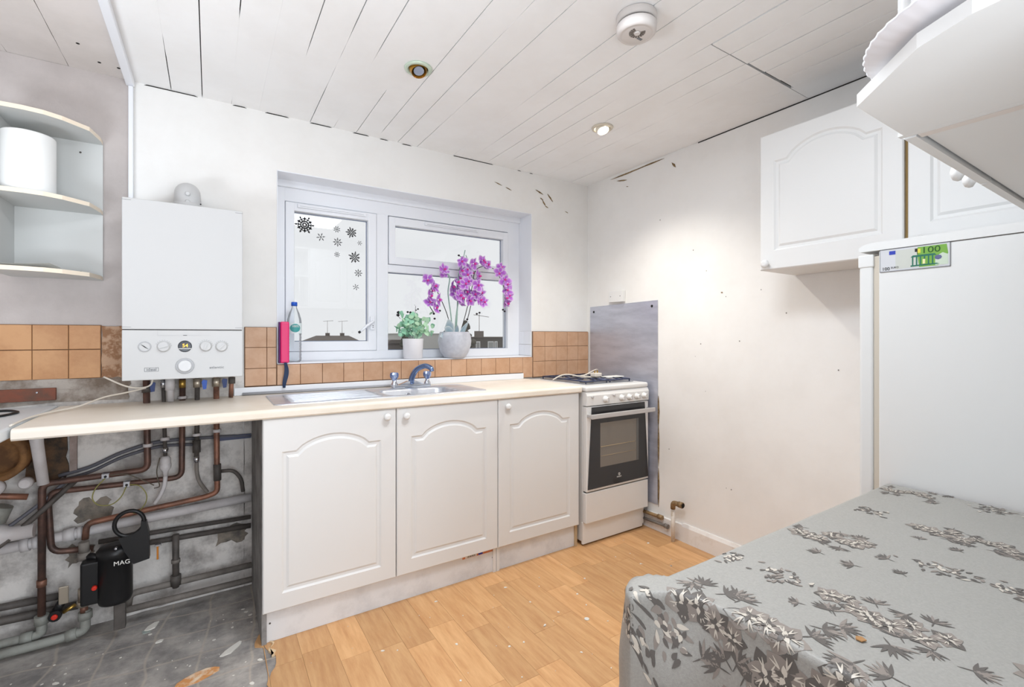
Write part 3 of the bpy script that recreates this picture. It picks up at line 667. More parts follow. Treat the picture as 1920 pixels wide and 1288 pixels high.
bm = nb(); lathe(bm, [(0.021, 0), (0.021, 0.004), (0.016, 0.006), (0.010, 0.004)], (0.905, BY1 - 0.011, 0.898), 20, axis='-y'); ov = obj('overflow', bm, M_chrome, t)
bm = nb(); lathe(bm, [(0.011, 0), (0.011, 0.001)], (0.905, BY1 - 0.0165, 0.898), 14, axis='-y'); obj('overflow_hole', bm, M_ink, ov)
bm = nb(); lathe(bm, [(0.035, 0), (0.035, 0.002), (0.02, 0.001)], (0.92, 2.33, Z1 - 0.1495), 18); obj('plug_hole', bm, M_chrome, t)
t = thing('mixer_tap', 'chrome mixer tap with two crystal knobs behind the sink bowl', 'tap', (0.95, 2.515, 0.942))
ZB = Z1 + 0.0048; TY = 2.508
bm = nb(); rbox(bm, 0.835, 1.055, TY - 0.022, TY + 0.022, ZB, ZB + 0.016, 0.006, 3)
for s in (0.848, 1.040): lathe(bm, [(0.020, 0), (0.018, 0.014), (0.012, 0.024), (0.011, 0.036)], (s, TY, ZB + 0.008), 16)
prism(bm, [(0.86, ZB + 0.012), (1.03, ZB + 0.012), (0.97, ZB + 0.034), (0.92, ZB + 0.034)], TY - 0.012, TY + 0.012, 'y'); obj('body', bm, M_chrome, t)
sp = spline([(0.945, TY, ZB + 0.02), (0.948, TY - 0.005, ZB + 0.055), (0.965, TY - 0.03, ZB + 0.098), (0.995, TY - 0.075, ZB + 0.120), (1.018, TY - 0.105, ZB + 0.108), (1.022, TY - 0.110, ZB + 0.090)], 5)
bm = nb(); tube(bm, sp, [0.017 - 0.005 * i / len(sp) for i in range(len(sp))], 14); obj('spout', bm, M_chromeblue, t)
for s in (0.848, 1.040):
    bm = nb(); lathe(bm, [(0.008, 0), (0.013, 0.008), (0.022, 0.022), (0.0235, 0.036), (0.019, 0.046), (0.010, 0.048)], (s, TY, ZB + 0.038), 16, rad=lambda a, h: 1 + 0.07 * math.cos(8 * a), smooth=False); k_ = obj('knob', bm, G_crystal, t); k_['label'] = 'faceted clear crystal knob'
    bm = nb(); lathe(bm, [(0.006, 0), (0.012, 0.018), (0.014, 0.036)], (s, TY, ZB + 0.040), 8); obj('knob_core', bm, M_chromeblue, t)
# trunking along the back
t = thing('upstand_strip', 'white plastic strip with grey tube along the back of the worktop', 'strip', (0.94, 2.63, 0.94))
bm = nb(); rbox(bm, 0.095, 1.785, YB - 0.026, YB - 0.0155, Z1 + 0.0005, 0.976, 0.002); obj('strip', bm, M_upvc, t)
bm = nb(); tube(bm, [(0.13, YB - 0.033, Z1 + 0.0075), (1.05, YB - 0.033, Z1 + 0.0075)], 0.0068, 10); obj('tube', bm, mat('grey_tube', (170, 172, 178), 0.4), t)

# ------------------------------------------------------------ boiler
t = thing('boiler', 'white wall hung gas boiler with round dials and amber display', 'boiler', (-0.085, 2.49, 1.055))
BX0_, BX1_, BFY = -0.288, 0.117, 2.33
bm = nb(); rbox(bm, BX0_ + 0.002, BX1_ - 0.002, BFY + 0.012, YB - 0.012, 1.055, 1.764, 0.004); obj('casing', bm, M_boiler, t)
bm = nb(); rbox(bm, BX0_, BX1_, BFY, BFY + 0.012, 1.2545, 1.766, 0.003); obj('front_cover', bm, M_boiler, t)
bm = nb(); rbox(bm, BX0_, BX1_, BFY, BFY + 0.012, 1.054, 1.2515, 0.003); pn = obj('control_panel', bm, M_boiler, t)
bm = nb(); box(bm, BX0_ + 0.002, BX1_ - 0.004, BFY + 0.0035, BFY + 0.006, 1.2515, 1.2545); obj('joint', bm, M_ink, t)
for z in (1.263, 1.757):
    for (a, b_) in ((BX0_, BX0_ + 0.028), (BX1_ - 0.028, BX1_)):
        bm = nb(); box(bm, a, b_, BFY - 0.0006, BFY, z - 0.0006, z + 0.0006); obj('corner_clip', bm, M_inkg, t)
def onp(name, prof, x, z, m, y=BFY, seg=28, sy=1): 
    bm = nb(); lathe(bm, prof, (x, y, z), seg, axis='-y'); return obj(name, bm, m, pn)
g = onp('gauge', [(0.0205, 0), (0.0205, 0.003), (0.017, 0.0045), (0.0165, 0.003)], -0.218, 1.186, M_boilerg); onp('gauge_face', [(0.0163, 0), (0.0163, 0.0034)], -0.218, 1.186, M_boiler)
bm = nb(); prism(bm, [(-0.231, 1.196), (-0.219, 1.1885), (-0.2055, 1.176), (-0.2175, 1.183)], BFY - 0.0050, BFY - 0.0042, 'y'); obj('needle', bm, M_ink, pn)
for (x, ang, z) in ((-0.158, 0.3, 1.186), (-0.017, 1.2, 1.186), (0.039, 0.8, 1.184)):
    onp('dial', [(0.0225, 0), (0.0225, 0.0015), (0.020, 0.002), (0.019, 0.010), (0.017, 0.012)], x, z, M_boiler)
    bm = nb(); ca, sa = math.cos(ang) * 0.016, math.sin(ang) * 0.016; nx, nz = -math.sin(ang) * 0.003, math.cos(ang) * 0.003
    prism(bm, [(x - ca + nx, z - sa + nz), (x - ca - nx, z - sa - nz), (x + ca - nx, z + sa - nz), (x + ca + nx, z + sa + nz)], BFY - 0.0165, BFY - 0.0121, 'y'); obj('dial_grip', bm, M_boiler, pn)
    bm = nb()
    for k in range(9):
        a = 0.15 + k * 0.32; box(bm, x + 0.0255 * math.cos(a) - 0.0012, x + 0.0255 * math.cos(a) + 0.0012, BFY - 0.0006, BFY, z + 0.0255 * math.sin(a) - 0.0006, z + 0.0255 * math.sin(a) + 0.0006)
    obj('dial_marks', bm, M_inkg, pn)
onp('display', [(0.0235, 0), (0.0235, 0.0015), (0.021, 0.0025)], -0.088, 1.186, mat('display_black', (24, 28, 38), 0.15))
bm = nb(); box(bm, -0.110, -0.066, BFY - 0.0032, BFY - 0.0026, 1.1755, 1.1775); obj('display_line', bm, M_paper, pn)
text('digits', '54', 0.020, (-0.087, BFY - 0.0028, 1.1885), BACK, M_display, t, label='amber number 54')
onp('knob_ring', [(0.032, 0), (0.032, 0.003), (0.029, 0.005), (0.024, 0.003)], -0.088, 1.106, M_boilerg); onp('main_knob', [(0.0235, 0), (0.0235, 0.010), (0.020, 0.013)], -0.088, 1.106, mat('pale_grey_knob', (212, 213, 215), 0.4))
bm = nb(); box(bm, -0.178, -0.0, BFY - 0.0008, BFY, 1.2305, 1.2311); box(bm, -0.178, -0.1774, BFY - 0.0008, BFY, 1.231, 1.249); obj('flap_outline', bm, M_boilerg, pn)
bm = nb(); box(bm, -0.094, -0.081, BFY - 0.001, BFY, 1.2300, 1.2318); obj('flap_catch', bm, M_ink, pn)
bm = nb(); 
for q_ in ((-0.219, -0.174, 1.1015, 1.1027), (-0.219, -0.174, 1.0875, 1.0887), (-0.219, -0.2178, 1.0875, 1.1027), (-0.1752, -0.174, 1.0875, 1.1027)): box(bm, q_[0], q_[1], BFY - 0.0007, BFY, q_[2], q_[3])
obj('logo_box', bm, M_inkg, t); text('logo_text', 'ideal', 0.016, (-0.1965, BFY - 0.0005, 1.0955), BACK, M_inkg, t, sx=1.1)
text('model_text', 'atlantic', 0.014, (0.022, BFY - 0.0005, 1.096), BACK, M_inkg, t, sx=1.3)
t = thing('flue_elbow', 'white rounded flue elbow on top of the boiler', 'flue', (-0.085, 2.5, 1.766))
bm = nb(); tube(bm, spline([(-0.085, 2.47, 1.768), (-0.085, 2.472, 1.81), (-0.085, 2.50, 1.850), (-0.085, 2.55, 1.856), (-0.085, YB - 0.004, 1.856)], 6), 0.048, 24); obj('elbow', bm, M_boiler, t)
bm = nb(); lathe(bm, [(0.054, 0), (0.054, 0.03), (0.049, 0.034)], (-0.085, 2.47, 1.7665), 24)
for z in (1.80, 1.835): lathe(bm, [(0.010, 0), (0.010, 0.05), (0.006, 0.054)], (-0.082, 2.472, z), 12, axis='-y')
obj('collar', bm, M_boiler, t); bm = nb(); lathe(bm, [(0.003, 0), (0.003, 0.002)], (-0.036, 2.44, 1.80), 8, axis='-y'); obj('screw', bm, M_ink, t)

# ------------------------------------------------------------ pipework below the boiler
def pipe(name, pts, r, m, label, cat='pipe', fr_=0.03, extras=(), group=None):
    t = thing(name, label, cat, tuple(pts[len(pts) // 2]), group)
    bm = nb(); tube(bm, fillet(pts, fr_) if len(pts) > 2 else pts, r, 12); obj('pipe', bm, m, t)
    for e in extras:
        nm, p0, p1, rr, mm = e[:5]; bm = nb(); tube(bm, [p0, p1], rr, 12); o = obj(nm, bm, mm, t)
    return t
def lever(t, c, m, dx=0.018):
    bm = nb(); x, y, z = c; prism(bm, [(x, z + 0.01), (x + dx * 0.3, z + 0.02), (x + dx * 1.2, z + 0.016), (x + dx, z - 0.022), (x + dx * 0.3, z - 0.024)], y - 0.020, y - 0.013, 'y')
    tube(bm, [(x + 0.006, y, z), (x + 0.006, y - 0.018, z)], 0.004, 8); return obj('lever', bm, m, t)
PY = 2.56
clipw = lambda x, z, y=PY: ('pipe_clip', (x, y, z - 0.007), (x, y, z + 0.007), 0.017, M_pvcw)
# A: flow pipe, drops under the worktop, runs left and down
t = pipe('copper_pipe', [(-0.234, PY, 1.054), (-0.229, PY, 0.65), (-0.38, PY, 0.647), (-0.560, PY, 0.643), (-0.561, PY, 0.10)], 0.0125, M_copperd, 'leftmost boiler pipe turning left and dropping to the floor', extras=[clipw(-0.229, 0.755), ('valve', (-0.233, PY, 1.01), (-0.232, PY, 0.985), 0.018, M_pipedk), ('elbow', (-0.561, PY, 0.24), (-0.561, PY, 0.265), 0.0155, M_copper)])
lever(t, (-0.222, PY, 1.01), M_blued)
for x in (-0.366,):
    bm = nb(); rbox(bm, x - 0.013, x + 0.013, PY - 0.022, PY + 0.014, 0.636, 0.658, 0.002); obj('earth_clamp', bm, M_chrome, t); bm = nb(); lathe(bm, [(0.005, 0), (0.005, 0.002)], (x, PY - 0.0221, 0.646), 8, axis='-y'); obj('clamp_screw', bm, M_ink, t)
# B
t = pipe('copper_pipe', [(-0.106, PY + 0.02, 1.054), (-0.109, PY + 0.02, 0.592), (-0.30, PY + 0.02, 0.595), (-0.535, PY + 0.02, 0.601), (-0.547, PY + 0.02, 0.56), (-0.537, PY + 0.02, 0.36), (-0.41, PY + 0.02, 0.345)], 0.0118, M_copperd, 'boiler pipe bending left below the earth clamp and down behind the wheel', fr_=0.035, extras=[('brass_valve', (-0.107, PY + 0.02, 1.03), (-0.107, PY + 0.02, 0.995), 0.013, M_brass), ('pipe_clip', (-0.107, PY + 0.02, 0.945), (-0.107, PY + 0.02, 0.957), 0.018, M_pvcw), ('upper_sleeve', (-0.109, PY + 0.02, 0.85), (-0.109, PY + 0.02, 0.76), 0.0095, M_brass)])
bm = nb(); rbox(bm, -0.312, -0.288, PY - 0.002, PY + 0.034, 0.584, 0.608, 0.002); obj('earth_clamp', bm, M_chrome, t); bm = nb(); lathe(bm, [(0.005, 0), (0.005, 0.002)], (-0.30, PY - 0.0021, 0.595), 8, axis='-y'); obj('clamp_screw', bm, M_ink, t)
# C
t = pipe('copper_pipe', [(0.022, PY, 1.054), (0.025, PY, 0.60), (0.027, PY, 0.505), (-0.02, PY, 0.492), (-0.30, PY, 0.470), (-0.428, PY, 0.458), (-0.432, PY, 0.395)], 0.0118, M_copper, 'bright copper pipe turning left under the boiler toward the black wheel', fr_=0.025, extras=[clipw(0.025, 0.79), ('valve', (0.023, PY, 1.035), (0.023, PY, 0.995), 0.018, mat('nickel', (190, 180, 165), 0.35, 0.8)), ('tee_fitting', (0.026, PY, 0.635), (0.027, PY, 0.56), 0.0155, M_pipedk)])
lever(t, (0.044, PY, 1.012), M_blued)
pipe('branch_pipe', [(0.041, PY, 0.600), (0.09, PY, 0.598), (0.122, PY, 0.555), (0.130, PY, 0.49)], 0.0085, M_pipedk, 'thin dark branch pipe curving right and down beside the cupboard', fr_=0.04)
# D condensate
t = pipe('condensate_pipe', [(-0.150, PY - 0.015, 1.052), (-0.148, PY - 0.015, 0.940)], 0.0135, M_pvcw, 'short white condensate pipe just under the boiler', extras=[('coupling', (-0.150, PY - 0.015, 1.042), (-0.150, PY - 0.015, 0.990), 0.018, M_pvcw), ('blue_collar', (-0.150, PY - 0.015, 1.053), (-0.150, PY - 0.015, 1.043), 0.0185, M_blued)])
t = pipe('thin_pipe', [(-0.176, PY + 0.005, 1.053), (-0.168, PY + 0.005, 0.70)], 0.0075, M_pipedk, 'thin dark boiler pipe with a chrome isolating valve', extras=[('isolating_valve', (-0.168, PY + 0.005, 0.735), (-0.168, PY + 0.005, 0.715), 0.012, M_chrome), clipw(-0.169, 0.775, PY + 0.005), ('nut', (-0.175, PY + 0.005, 1.035), (-0.175, PY + 0.005, 1.0), 0.011, M_chrome)])
t = thing('filter_cartridge', 'small white bulb shaped filter with hose under the chrome valve', 'filter', (-0.166, PY, 0.65))
bm = nb(); lathe(bm, [(0.009, 0), (0.011, 0.02), (0.021, 0.035), (0.022, 0.05), (0.019, 0.053), (0.020, 0.056), (0.020, 0.075), (0.014, 0.086), (0.009, 0.088)], (-0.167, PY, 0.612), 18); obj('body', bm, M_pvcw, t)
bm = nb(); tube(bm, spline([(-0.167, PY, 0.612), (-0.171, PY, 0.57), (-0.185, PY - 0.004, 0.53), (-0.205, PY - 0.004, 0.497)], 5), 0.0085, 10); obj('hose', bm, M_pvcw, t)
# E cold feed
t = pipe('dark_feed_pipe', [(-0.050, PY, 1.053), (-0.053, PY, 0.655)], 0.0098, M_pipedk, 'dark upright feed pipe with blue lever valve and chrome joint', extras=[('pipe_clip', (-0.053, PY, 0.775), (-0.053, PY, 0.787), 0.0165, M_pvcw), ('valve', (-0.050, PY, 1.035), (-0.050, PY, 0.995), 0.0165, MATS['nickel']), ('chrome_joint', (-0.053, PY, 0.683), (-0.053, PY, 0.655), 0.012, M_chrome), ('sleeve', (-0.053, PY, 0.755), (-0.053, PY, 0.70), 0.0155, M_pipedk)])
lever(t, (-0.034, PY, 1.010), M_blue)
bm = nb(); tube(bm, spline([(-0.053, PY, 0.656), (-0.052, PY, 0.61), (-0.042, PY, 0.565), (-0.012, PY - 0.003, 0.512)], 5), 0.008, 10); tag(obj('flexible_hose', bm, M_pipegy), 'grey flexible hose below the chrome joint', 'hose')
pipe('stub_pipe', [(0.084, PY, 1.053), (0.080, PY, 0.94)], 0.0095, M_copper, 'rightmost short copper pipe below the boiler, next to the tiles', extras=[('valve', (0.084, PY, 1.035), (0.084, PY, 1.005), 0.014, M_pipedk)])
# F cables
for k, (dz, lab) in enumerate(((0.0, 'upper grey cable running across the bare wall below the worktop'), (-0.022, 'lower grey cable sagging across the bare wall below the worktop'))):
    P_ = [(0.168, 2.632, 0.738), (0.011, 2.632, 0.748), (-0.192, 2.632, 0.752), (-0.322, 2.632, 0.722), (-0.427, 2.632, 0.675), (-0.526, 2.632, 0.652)]
    if k: P_ = [(-0.055, 2.630, 0.745)] + P_[2:]
    bm = nb(); tube(bm, spline([(x, y, z + dz) for x, y, z in P_], 6), 0.0075 if k == 0 else 0.0065, 8); tag(obj('cable', bm, M_cable), lab, 'cable')
bm = nb(); box(bm, 0.02, 0.168, 2.6255, 2.6405, 0.728, 0.748); tag(obj('cable_conduit', bm, mat('blue_grey_conduit', (84, 90, 116), 0.6)), 'dark blue grey conduit end beside the cupboard', 'conduit')
# G white waste pipe
t = pipe('waste_pipe', [(0.166, PY + 0.045, 0.443), (-0.296, PY + 0.045, 0.422), (-0.66, PY + 0.045, 0.398), (-1.0, PY + 0.045, 0.385)], 0.0205, M_pvcw, 'fat white plastic waste pipe running along the bare wall', extras=[('coupling', (-0.505, PY + 0.045, 0.409), (-0.470, PY + 0.045, 0.411), 0.027, M_pvcw), ('coupling', (-0.462, PY + 0.045, 0.411), (-0.448, PY + 0.045, 0.412), 0.025, M_pvcw), ('coupling', (-0.63, PY + 0.045, 0.400), (-0.605, PY + 0.045, 0.402), 0.028, M_pvcw), ('coupling', (-0.595, PY + 0.045, 0.402), (-0.575, PY + 0.045, 0.404), 0.026, M_pvcw)])
for o in t.children:
    if o.name.startswith('coupling'): pass
# H dark pipes
pipe('dark_pipe', [(0.166, PY + 0.06, 0.342), (-0.14, PY + 0.06, 0.35), (-0.40, PY + 0.065, 0.352)], 0.010, M_pipedk, 'upper of two dark horizontal pipes below the white waste pipe')
pipe('dark_pipe', [(0.166, PY + 0.06, 0.300), (-0.14, PY + 0.06, 0.308), (-0.30, PY + 0.065, 0.310)], 0.012, M_pipedk, 'lower of two dark horizontal pipes below the white waste pipe')
t = pipe('drop_pipe', [(-0.130, PY, 0.345), (-0.130, PY, 0.11)], 0.013, M_pipedk, 'short dark upright pipe with drain cock right of the black filter', extras=[('drain_cock', (-0.130, PY, 0.165), (-0.130, PY, 0.12), 0.020, M_pipedk), ('compression_ring', (-0.130, PY, 0.235), (-0.130, PY, 0.22), 0.017, M_pipegy)])
# I pipes near the floor
pipe('floor_pipe', [(0.166, 2.57, 0.128), (-0.29, 2.57, 0.125), (-0.30, 2.60, 0.06)], 0.0135, M_pipegy, 'upper dusty pipe just above the concrete floor', fr_=0.03)
pipe('floor_pipe', [(0.166, 2.54, 0.072), (-0.30, 2.54, 0.072)], 0.0135, M_pipegy, 'lower dusty pipe just above the concrete floor')
pipe('grey_waste_pipe', [(-0.561, PY, 0.112), (-0.561, PY, 0.050), (-0.62, PY, 0.050), (-1.0, PY, 0.055)], 0.0165, M_pvcg, 'grey plastic pipe end at the foot of the leftmost copper pipe', fr_=0.02, extras=[('collar', (-0.561, PY, 0.125), (-0.561, PY, 0.092), 0.0225, M_pvcg), ('collar', (-0.585, PY, 0.050), (-0.620, PY, 0.050), 0.0215, M_pvcg)])
pipe('grey_waste_pipe', [(-0.425, PY - 0.04, 0.125), (-0.425, PY - 0.04, 0.040), (-0.50, PY - 0.04, 0.032), (-1.0, PY - 0.04, 0.026)], 0.0165, M_pvcg, 'grey plastic pipe running left along the floor from the black filter', fr_=0.02, extras=[('collar', (-0.425, PY - 0.04, 0.118), (-0.425, PY - 0.04, 0.088), 0.0225, M_pvcg), ('collar', (-0.45, PY - 0.04, 0.038), (-0.482, PY - 0.04, 0.034), 0.0215, M_pvcg)])
pipe('floor_pipe', [(-0.46, 2.60, 0.115), (-1.0, 2.60, 0.13)], 0.016, M_pipedk, 'dark pipe along the wall foot at the far left')
pipe('floor_pipe', [(-0.50, 2.61, 0.165), (-1.0, 2.61, 0.18)], 0.014, M_pipedk, 'upper dark pipe along the wall foot at the far left')
# N magnetic filter (black)
t = thing('magnetic_filter', 'black cylindrical heating filter with round wheel ring on top', 'filter', (-0.33, 2.42, 0.14))
FXc, FYc = -0.325, 2.47
bm = nb(); lathe(bm, [(0.030, 0), (0.052, 0.006), (0.056, 0.02), (0.056, 0.19), (0.060, 0.192), (0.060, 0.215), (0.050, 0.228), (0.022, 0.235)], (FXc, FYc, 0.150), 26); obj('canister', bm, M_blk, t)
bm = nb(); rbox(bm, FXc - 0.105, FXc - 0.045, FYc - 0.02, FYc + 0.035, 0.165, 0.335, 0.008, 3); obj('side_block', bm, M_blk, t)
bm = nb(); ring = [(-0.276 + 0.047 * math.cos(2 * PI * k / 28), 2.43, 0.470 + 0.050 * math.sin(2 * PI * k / 28)) for k in range(28)]; tube(bm, ring, 0.0078, 10, closed=True)
prism(bm, [(-0.238, 0.475), (-0.222, 0.468), (-0.213, 0.42), (-0.211, 0.315), (-0.262, 0.305), (-0.29, 0.36), (-0.31, 0.42), (-0.262, 0.425), (-0.24, 0.44)], 2.42, 2.455, 'y'); obj('wheel_ring', bm, M_blk, t)
text('label_text', 'MAG', 0.024, (FXc + 0.028, FYc - 0.062, 0.325), (PI / 2, 0, 0), M_paper, t)
bm = nb(); lathe(bm, [(0.009, 0), (0.009, 0.012), (0.006, 0.016)], (-0.385, 2.448, 0.235), 12, axis='-y'); obj('red_cap', bm, M_red, t)
bm = nb(); lathe(bm, [(0.006, 0), (0.006, 0.01), (0.002, 0.013)], (FXc + 0.01, FYc - 0.055, 0.385), 12, axis='-y'); obj('silver_screw', bm, M_chrome, t)
bm = nb(); rbox(bm, FXc - 0.002, FXc + 0.035, FYc - 0.03, FYc + 0.0, 0.045, 0.149, 0.003); obj('foot_bracket', bm, M_pipedk, t)
for (nm, z0, z1, rr, mm) in (('top_fitting', 0.36, 0.40, 0.017, M_pipegy), ('top_joint', 0.33, 0.36, 0.021, M_pipegy), ('lower_fitting', 0.165, 0.215, 0.019, MATS['nickel']), ('lower_nut', 0.145, 0.165, 0.0225, MATS['nickel']), ('copper_tail', 0.118, 0.145, 0.0125, M_copper)):
    bm = nb(); tube(bm, [(-0.428, 2.515, z0), (-0.428, 2.515, z1)], rr, 14); obj(nm, bm, mm, t)
bm = nb(); tube(bm, [(-0.428, 2.515, 0.19), (-0.37, 2.49, 0.19)], 0.014, 10); tube(bm, [(-0.428, 2.515, 0.345), (-0.37, 2.49, 0.33)], 0.014, 10); obj('inlet', bm, M_blk, t)
# P small valve with red cap
t = thing('drain_valve', 'small valve with a red cap and silver lever near the floor', 'valve', (-0.52, 2.53, 0.11))
bm = nb(); lathe(bm, [(0.018, 0), (0.020, 0.008), (0.020, 0.028)], (-0.515, 2.545, 0.125), 16, axis='-y'); tube(bm, [(-0.515, 2.54, 0.135), (-0.495, 2.54, 0.175)], 0.015, 12); obj('body', bm, M_blk, t)
bm = nb(); lathe(bm, [(0.010, 0), (0.010, 0.006), (0.007, 0.008)], (-0.515, 2.5169, 0.125), 14, axis='-y'); obj('red_cap', bm, M_red, t)
bm = nb(); rbox(bm, -0.505, -0.475, 2.52, 2.527, 0.165, 0.235, 0.003); obj('lever', bm, MATS['nickel'], t); bm = nb(); tube(bm, [(-0.497, 2.55, 0.12), (-0.46, 2.55, 0.14)], 0.007, 8); obj('brass_tail', bm, M_brass, t)
# K white stand pipe, L duct, M clay pipe at left
bm = nb(); tube(bm, [(-0.556, 2.45, 0.899), (-0.549, 2.45, 0.82), (-0.534, 2.46, 0.665)], [0.024, 0.019, 0.017], 14); tag(obj('white_post', bm, M_pvcw), 'white plastic leg dropping from the left worktop corner', 'post')
t = thing('clay_pipe', 'rusty brown round clay pipe poking out of the wall at left', 'pipe', (-0.70, 2.6, 0.74))
bm = nb(); lathe(bm, [(0.085, 0), (0.095, 0.004), (0.095, 0.10), (0.085, 0.105), (0.072, 0.10), (0.068, 0.02)], (-0.69, YB - 0.008, 0.765), 28, axis='-y'); obj('socket', bm, M_clay, t)
bm = nb(); prism(bm, rag(-0.62, -0.50, 0.64, 0.87, 8, 0.008, 31), YB - 0.016, YB - 0.0065, 'y'); tag(obj('broken_opening', bm, mat('dark_opening', (58, 52, 46), 0.95, col2=(110, 84, 62), nscale=14, bump=1.0)), 'dark crumbling wall opening behind the white leg', 'hole')
bm = nb(); box(bm, -0.492, -0.470, YB - 0.022, YB - 0.007, 0.655, 0.899); tag(obj('wall_batten', bm, mat('dusty_pink_batten', (168, 152, 146), 0.9, col2=(140, 126, 120), nscale=20)), 'short upright dusty batten right of the wall opening', 'batten')
t = thing('waste_trap', 'bulky white plastic waste trap against the wall at far left', 'trap', (-0.68, 2.52, 0.45))
bm = nb(); tube(bm, fillet([(-1.0, 2.52, 0.48), (-0.72, 2.52, 0.475), (-0.62, 2.55, 0.43)], 0.05), [0.062] * 8, 20) if False else lathe(bm, [(0.03, 0), (0.058, 0.012), (0.062, 0.05), (0.060, 0.16), (0.050, 0.20), (0.028, 0.235), (0.026, 0.30)], (-0.875, 2.53, 0.475), 24, axis='x'); obj('trap_body', bm, M_pvcw, t)
bm = nb(); tube(bm, [(-0.68, 2.53, 0.53), (-0.66, 2.53, 0.585)], 0.030, 16); obj('trap_neck', bm, M_pvcg, t)
bm = nb(); tube(bm, [(-0.9, 2.55, 0.60), (-0.68, 2.55, 0.62), (-0.60, 2.56, 0.60)], 0.012, 10); obj('pipe', bm, M_copper, thing('copper_pipe', 'thin copper pipe at the far left edge above the white trap', 'pipe', (-0.7, 2.55, 0.62)))
for (x, z, r, lab) in ((-0.60, 0.66, 0.022, 'round white plastic stopper right of the other at far left'), (-0.685, 0.655, 0.030, 'round cream plastic stopper at the left frame edge')):
    bm = nb(); lathe(bm, [(r * 0.5, 0), (r, 0.01), (r, 0.03), (r * 0.7, 0.042)], (x, 2.56, z), 16, axis='-y'); one('pipe_stopper', bm, M_pvcw, lab, 'pipe fitting')
bm = nb(); tube(bm, spline([(-0.9, 2.50, 0.33), (-0.70, 2.50, 0.42), (-0.60, 2.53, 0.50), (-0.50, 2.57, 0.60), (-0.46, 2.61, 0.64)], 6), 0.010, 8); one('black_hose', bm, M_pipedk, 'dark hose slanting up behind the pipes at left', 'hose')
bm = nb(); tube(bm, spline([(-0.9, 2.53, 0.40), (-0.70, 2.53, 0.47), (-0.585, 2.56, 0.55), (-0.50, 2.60, 0.63)], 6), 0.007, 8); one('black_hose', bm, M_cable, 'thin grey hose slanting up just above the dark one', 'hose')
# O orange
bm = nb(); rbox(bm, -0.196, -0.189, 2.528, 2.536, 0.262, 0.318, 0.001, 1); t = thing('valve_key', 'thin orange strip hanging from a small silver bracket', 'valve', (-0.19, 2.53, 0.26)); obj('strip', bm, M_orange, t)
bm = nb(); rbox(bm, -0.202, -0.180, 2.527, 2.55, 0.3185, 0.326, 0.001, 1); obj('bracket', bm, M_chrome, t)
# earth wires
for pts, lab, m_ in (([(-0.366, 2.535, 0.64), (-0.395, 2.53, 0.605), (-0.405, 2.53, 0.565), (-0.385, 2.53, 0.535), (-0.345, 2.53, 0.530), (-0.315, 2.53, 0.555), (-0.300, 2.545, 0.590)], 'looped green and yellow wire between the two earth clamps', M_earth),
                     ([(-0.350, 2.535, 0.650), (-0.30, 2.53, 0.648), (-0.25, 2.53, 0.618), (-0.205, 2.53, 0.585)], 'thin brown wire curving right from the upper earth clamp', M_wire),
                     ([(-0.288, 2.545, 0.598), (-0.255, 2.535, 0.590), (-0.232, 2.53, 0.555), (-0.232, 2.53, 0.52), (-0.25, 2.53, 0.49), (-0.275, 2.54, 0.475)], 'green and yellow wire dropping to the black wheel', M_earth),
                     ([(-0.185, 2.535, 0.70), (-0.195, 2.53, 0.65), (-0.192, 2.53, 0.61), (-0.186, 2.53, 0.578), (-0.205, 2.53, 0.572)], 'thin dark wire hanging beside the small white filter', M_wire)):
    bm = nb(); tube(bm, spline(pts, 6), 0.0022, 6); one('earth_wire', bm, m_, lab, 'wire', 'loose wires on the pipes')
bm = nb(); tube(bm, spline([(-0.205, 2.50, 1.054), (-0.215, 2.50, 1.020), (-0.25, 2.50, 1.010), (-0.30, 2.50, 1.022), (-0.37, 2.53, 1.06)], 6), 0.0034, 8)
tube(bm, spline([(-0.232, 2.53, 1.006), (-0.30, 2.53, 0.99), (-0.37, 2.54, 0.975), (-0.44, 2.48, 0.95), (-0.50, 2.38, 0.9465), (-0.527, 2.25, 0.9465), (-0.529, 2.09, 0.9465)], 7), 0.0034, 8); one('white_cable', bm, M_cablew, 'white cable drooping from the boiler down to the worktop corner', 'cable')
# batten behind the left tiles, ring on slab
t = thing('rusty_batten', 'rust stained wooden batten screwed to the wall at far left', 'batten', (-0.7, 2.63, 0.97))
bm = nb(); rbox(bm, -1.2, -0.533, YB - 0.030, YB - 0.0115, 0.966, 1.016, 0.002); obj('board', bm, M_rustwood, t); bm = nb(); lathe(bm, [(0.0045, 0), (0.003, 0.002)], (-0.588, YB - 0.0301, 1.0), 10, axis='-y'); obj('screw', bm, M_chrome, t)
bm = nb(); tube(bm, fillet([(-0.86, 2.50, 0.9465), (-0.64, 2.52, 0.9465), (-0.592, 2.44, 0.9465), (-0.62, 2.35, 0.9465), (-0.86, 2.25, 0.9465)], 0.03), 0.0045, 8); one('black_cable_loop', bm, M_blk, 'black rubber cable loop lying on the white worktop piece', 'cable')

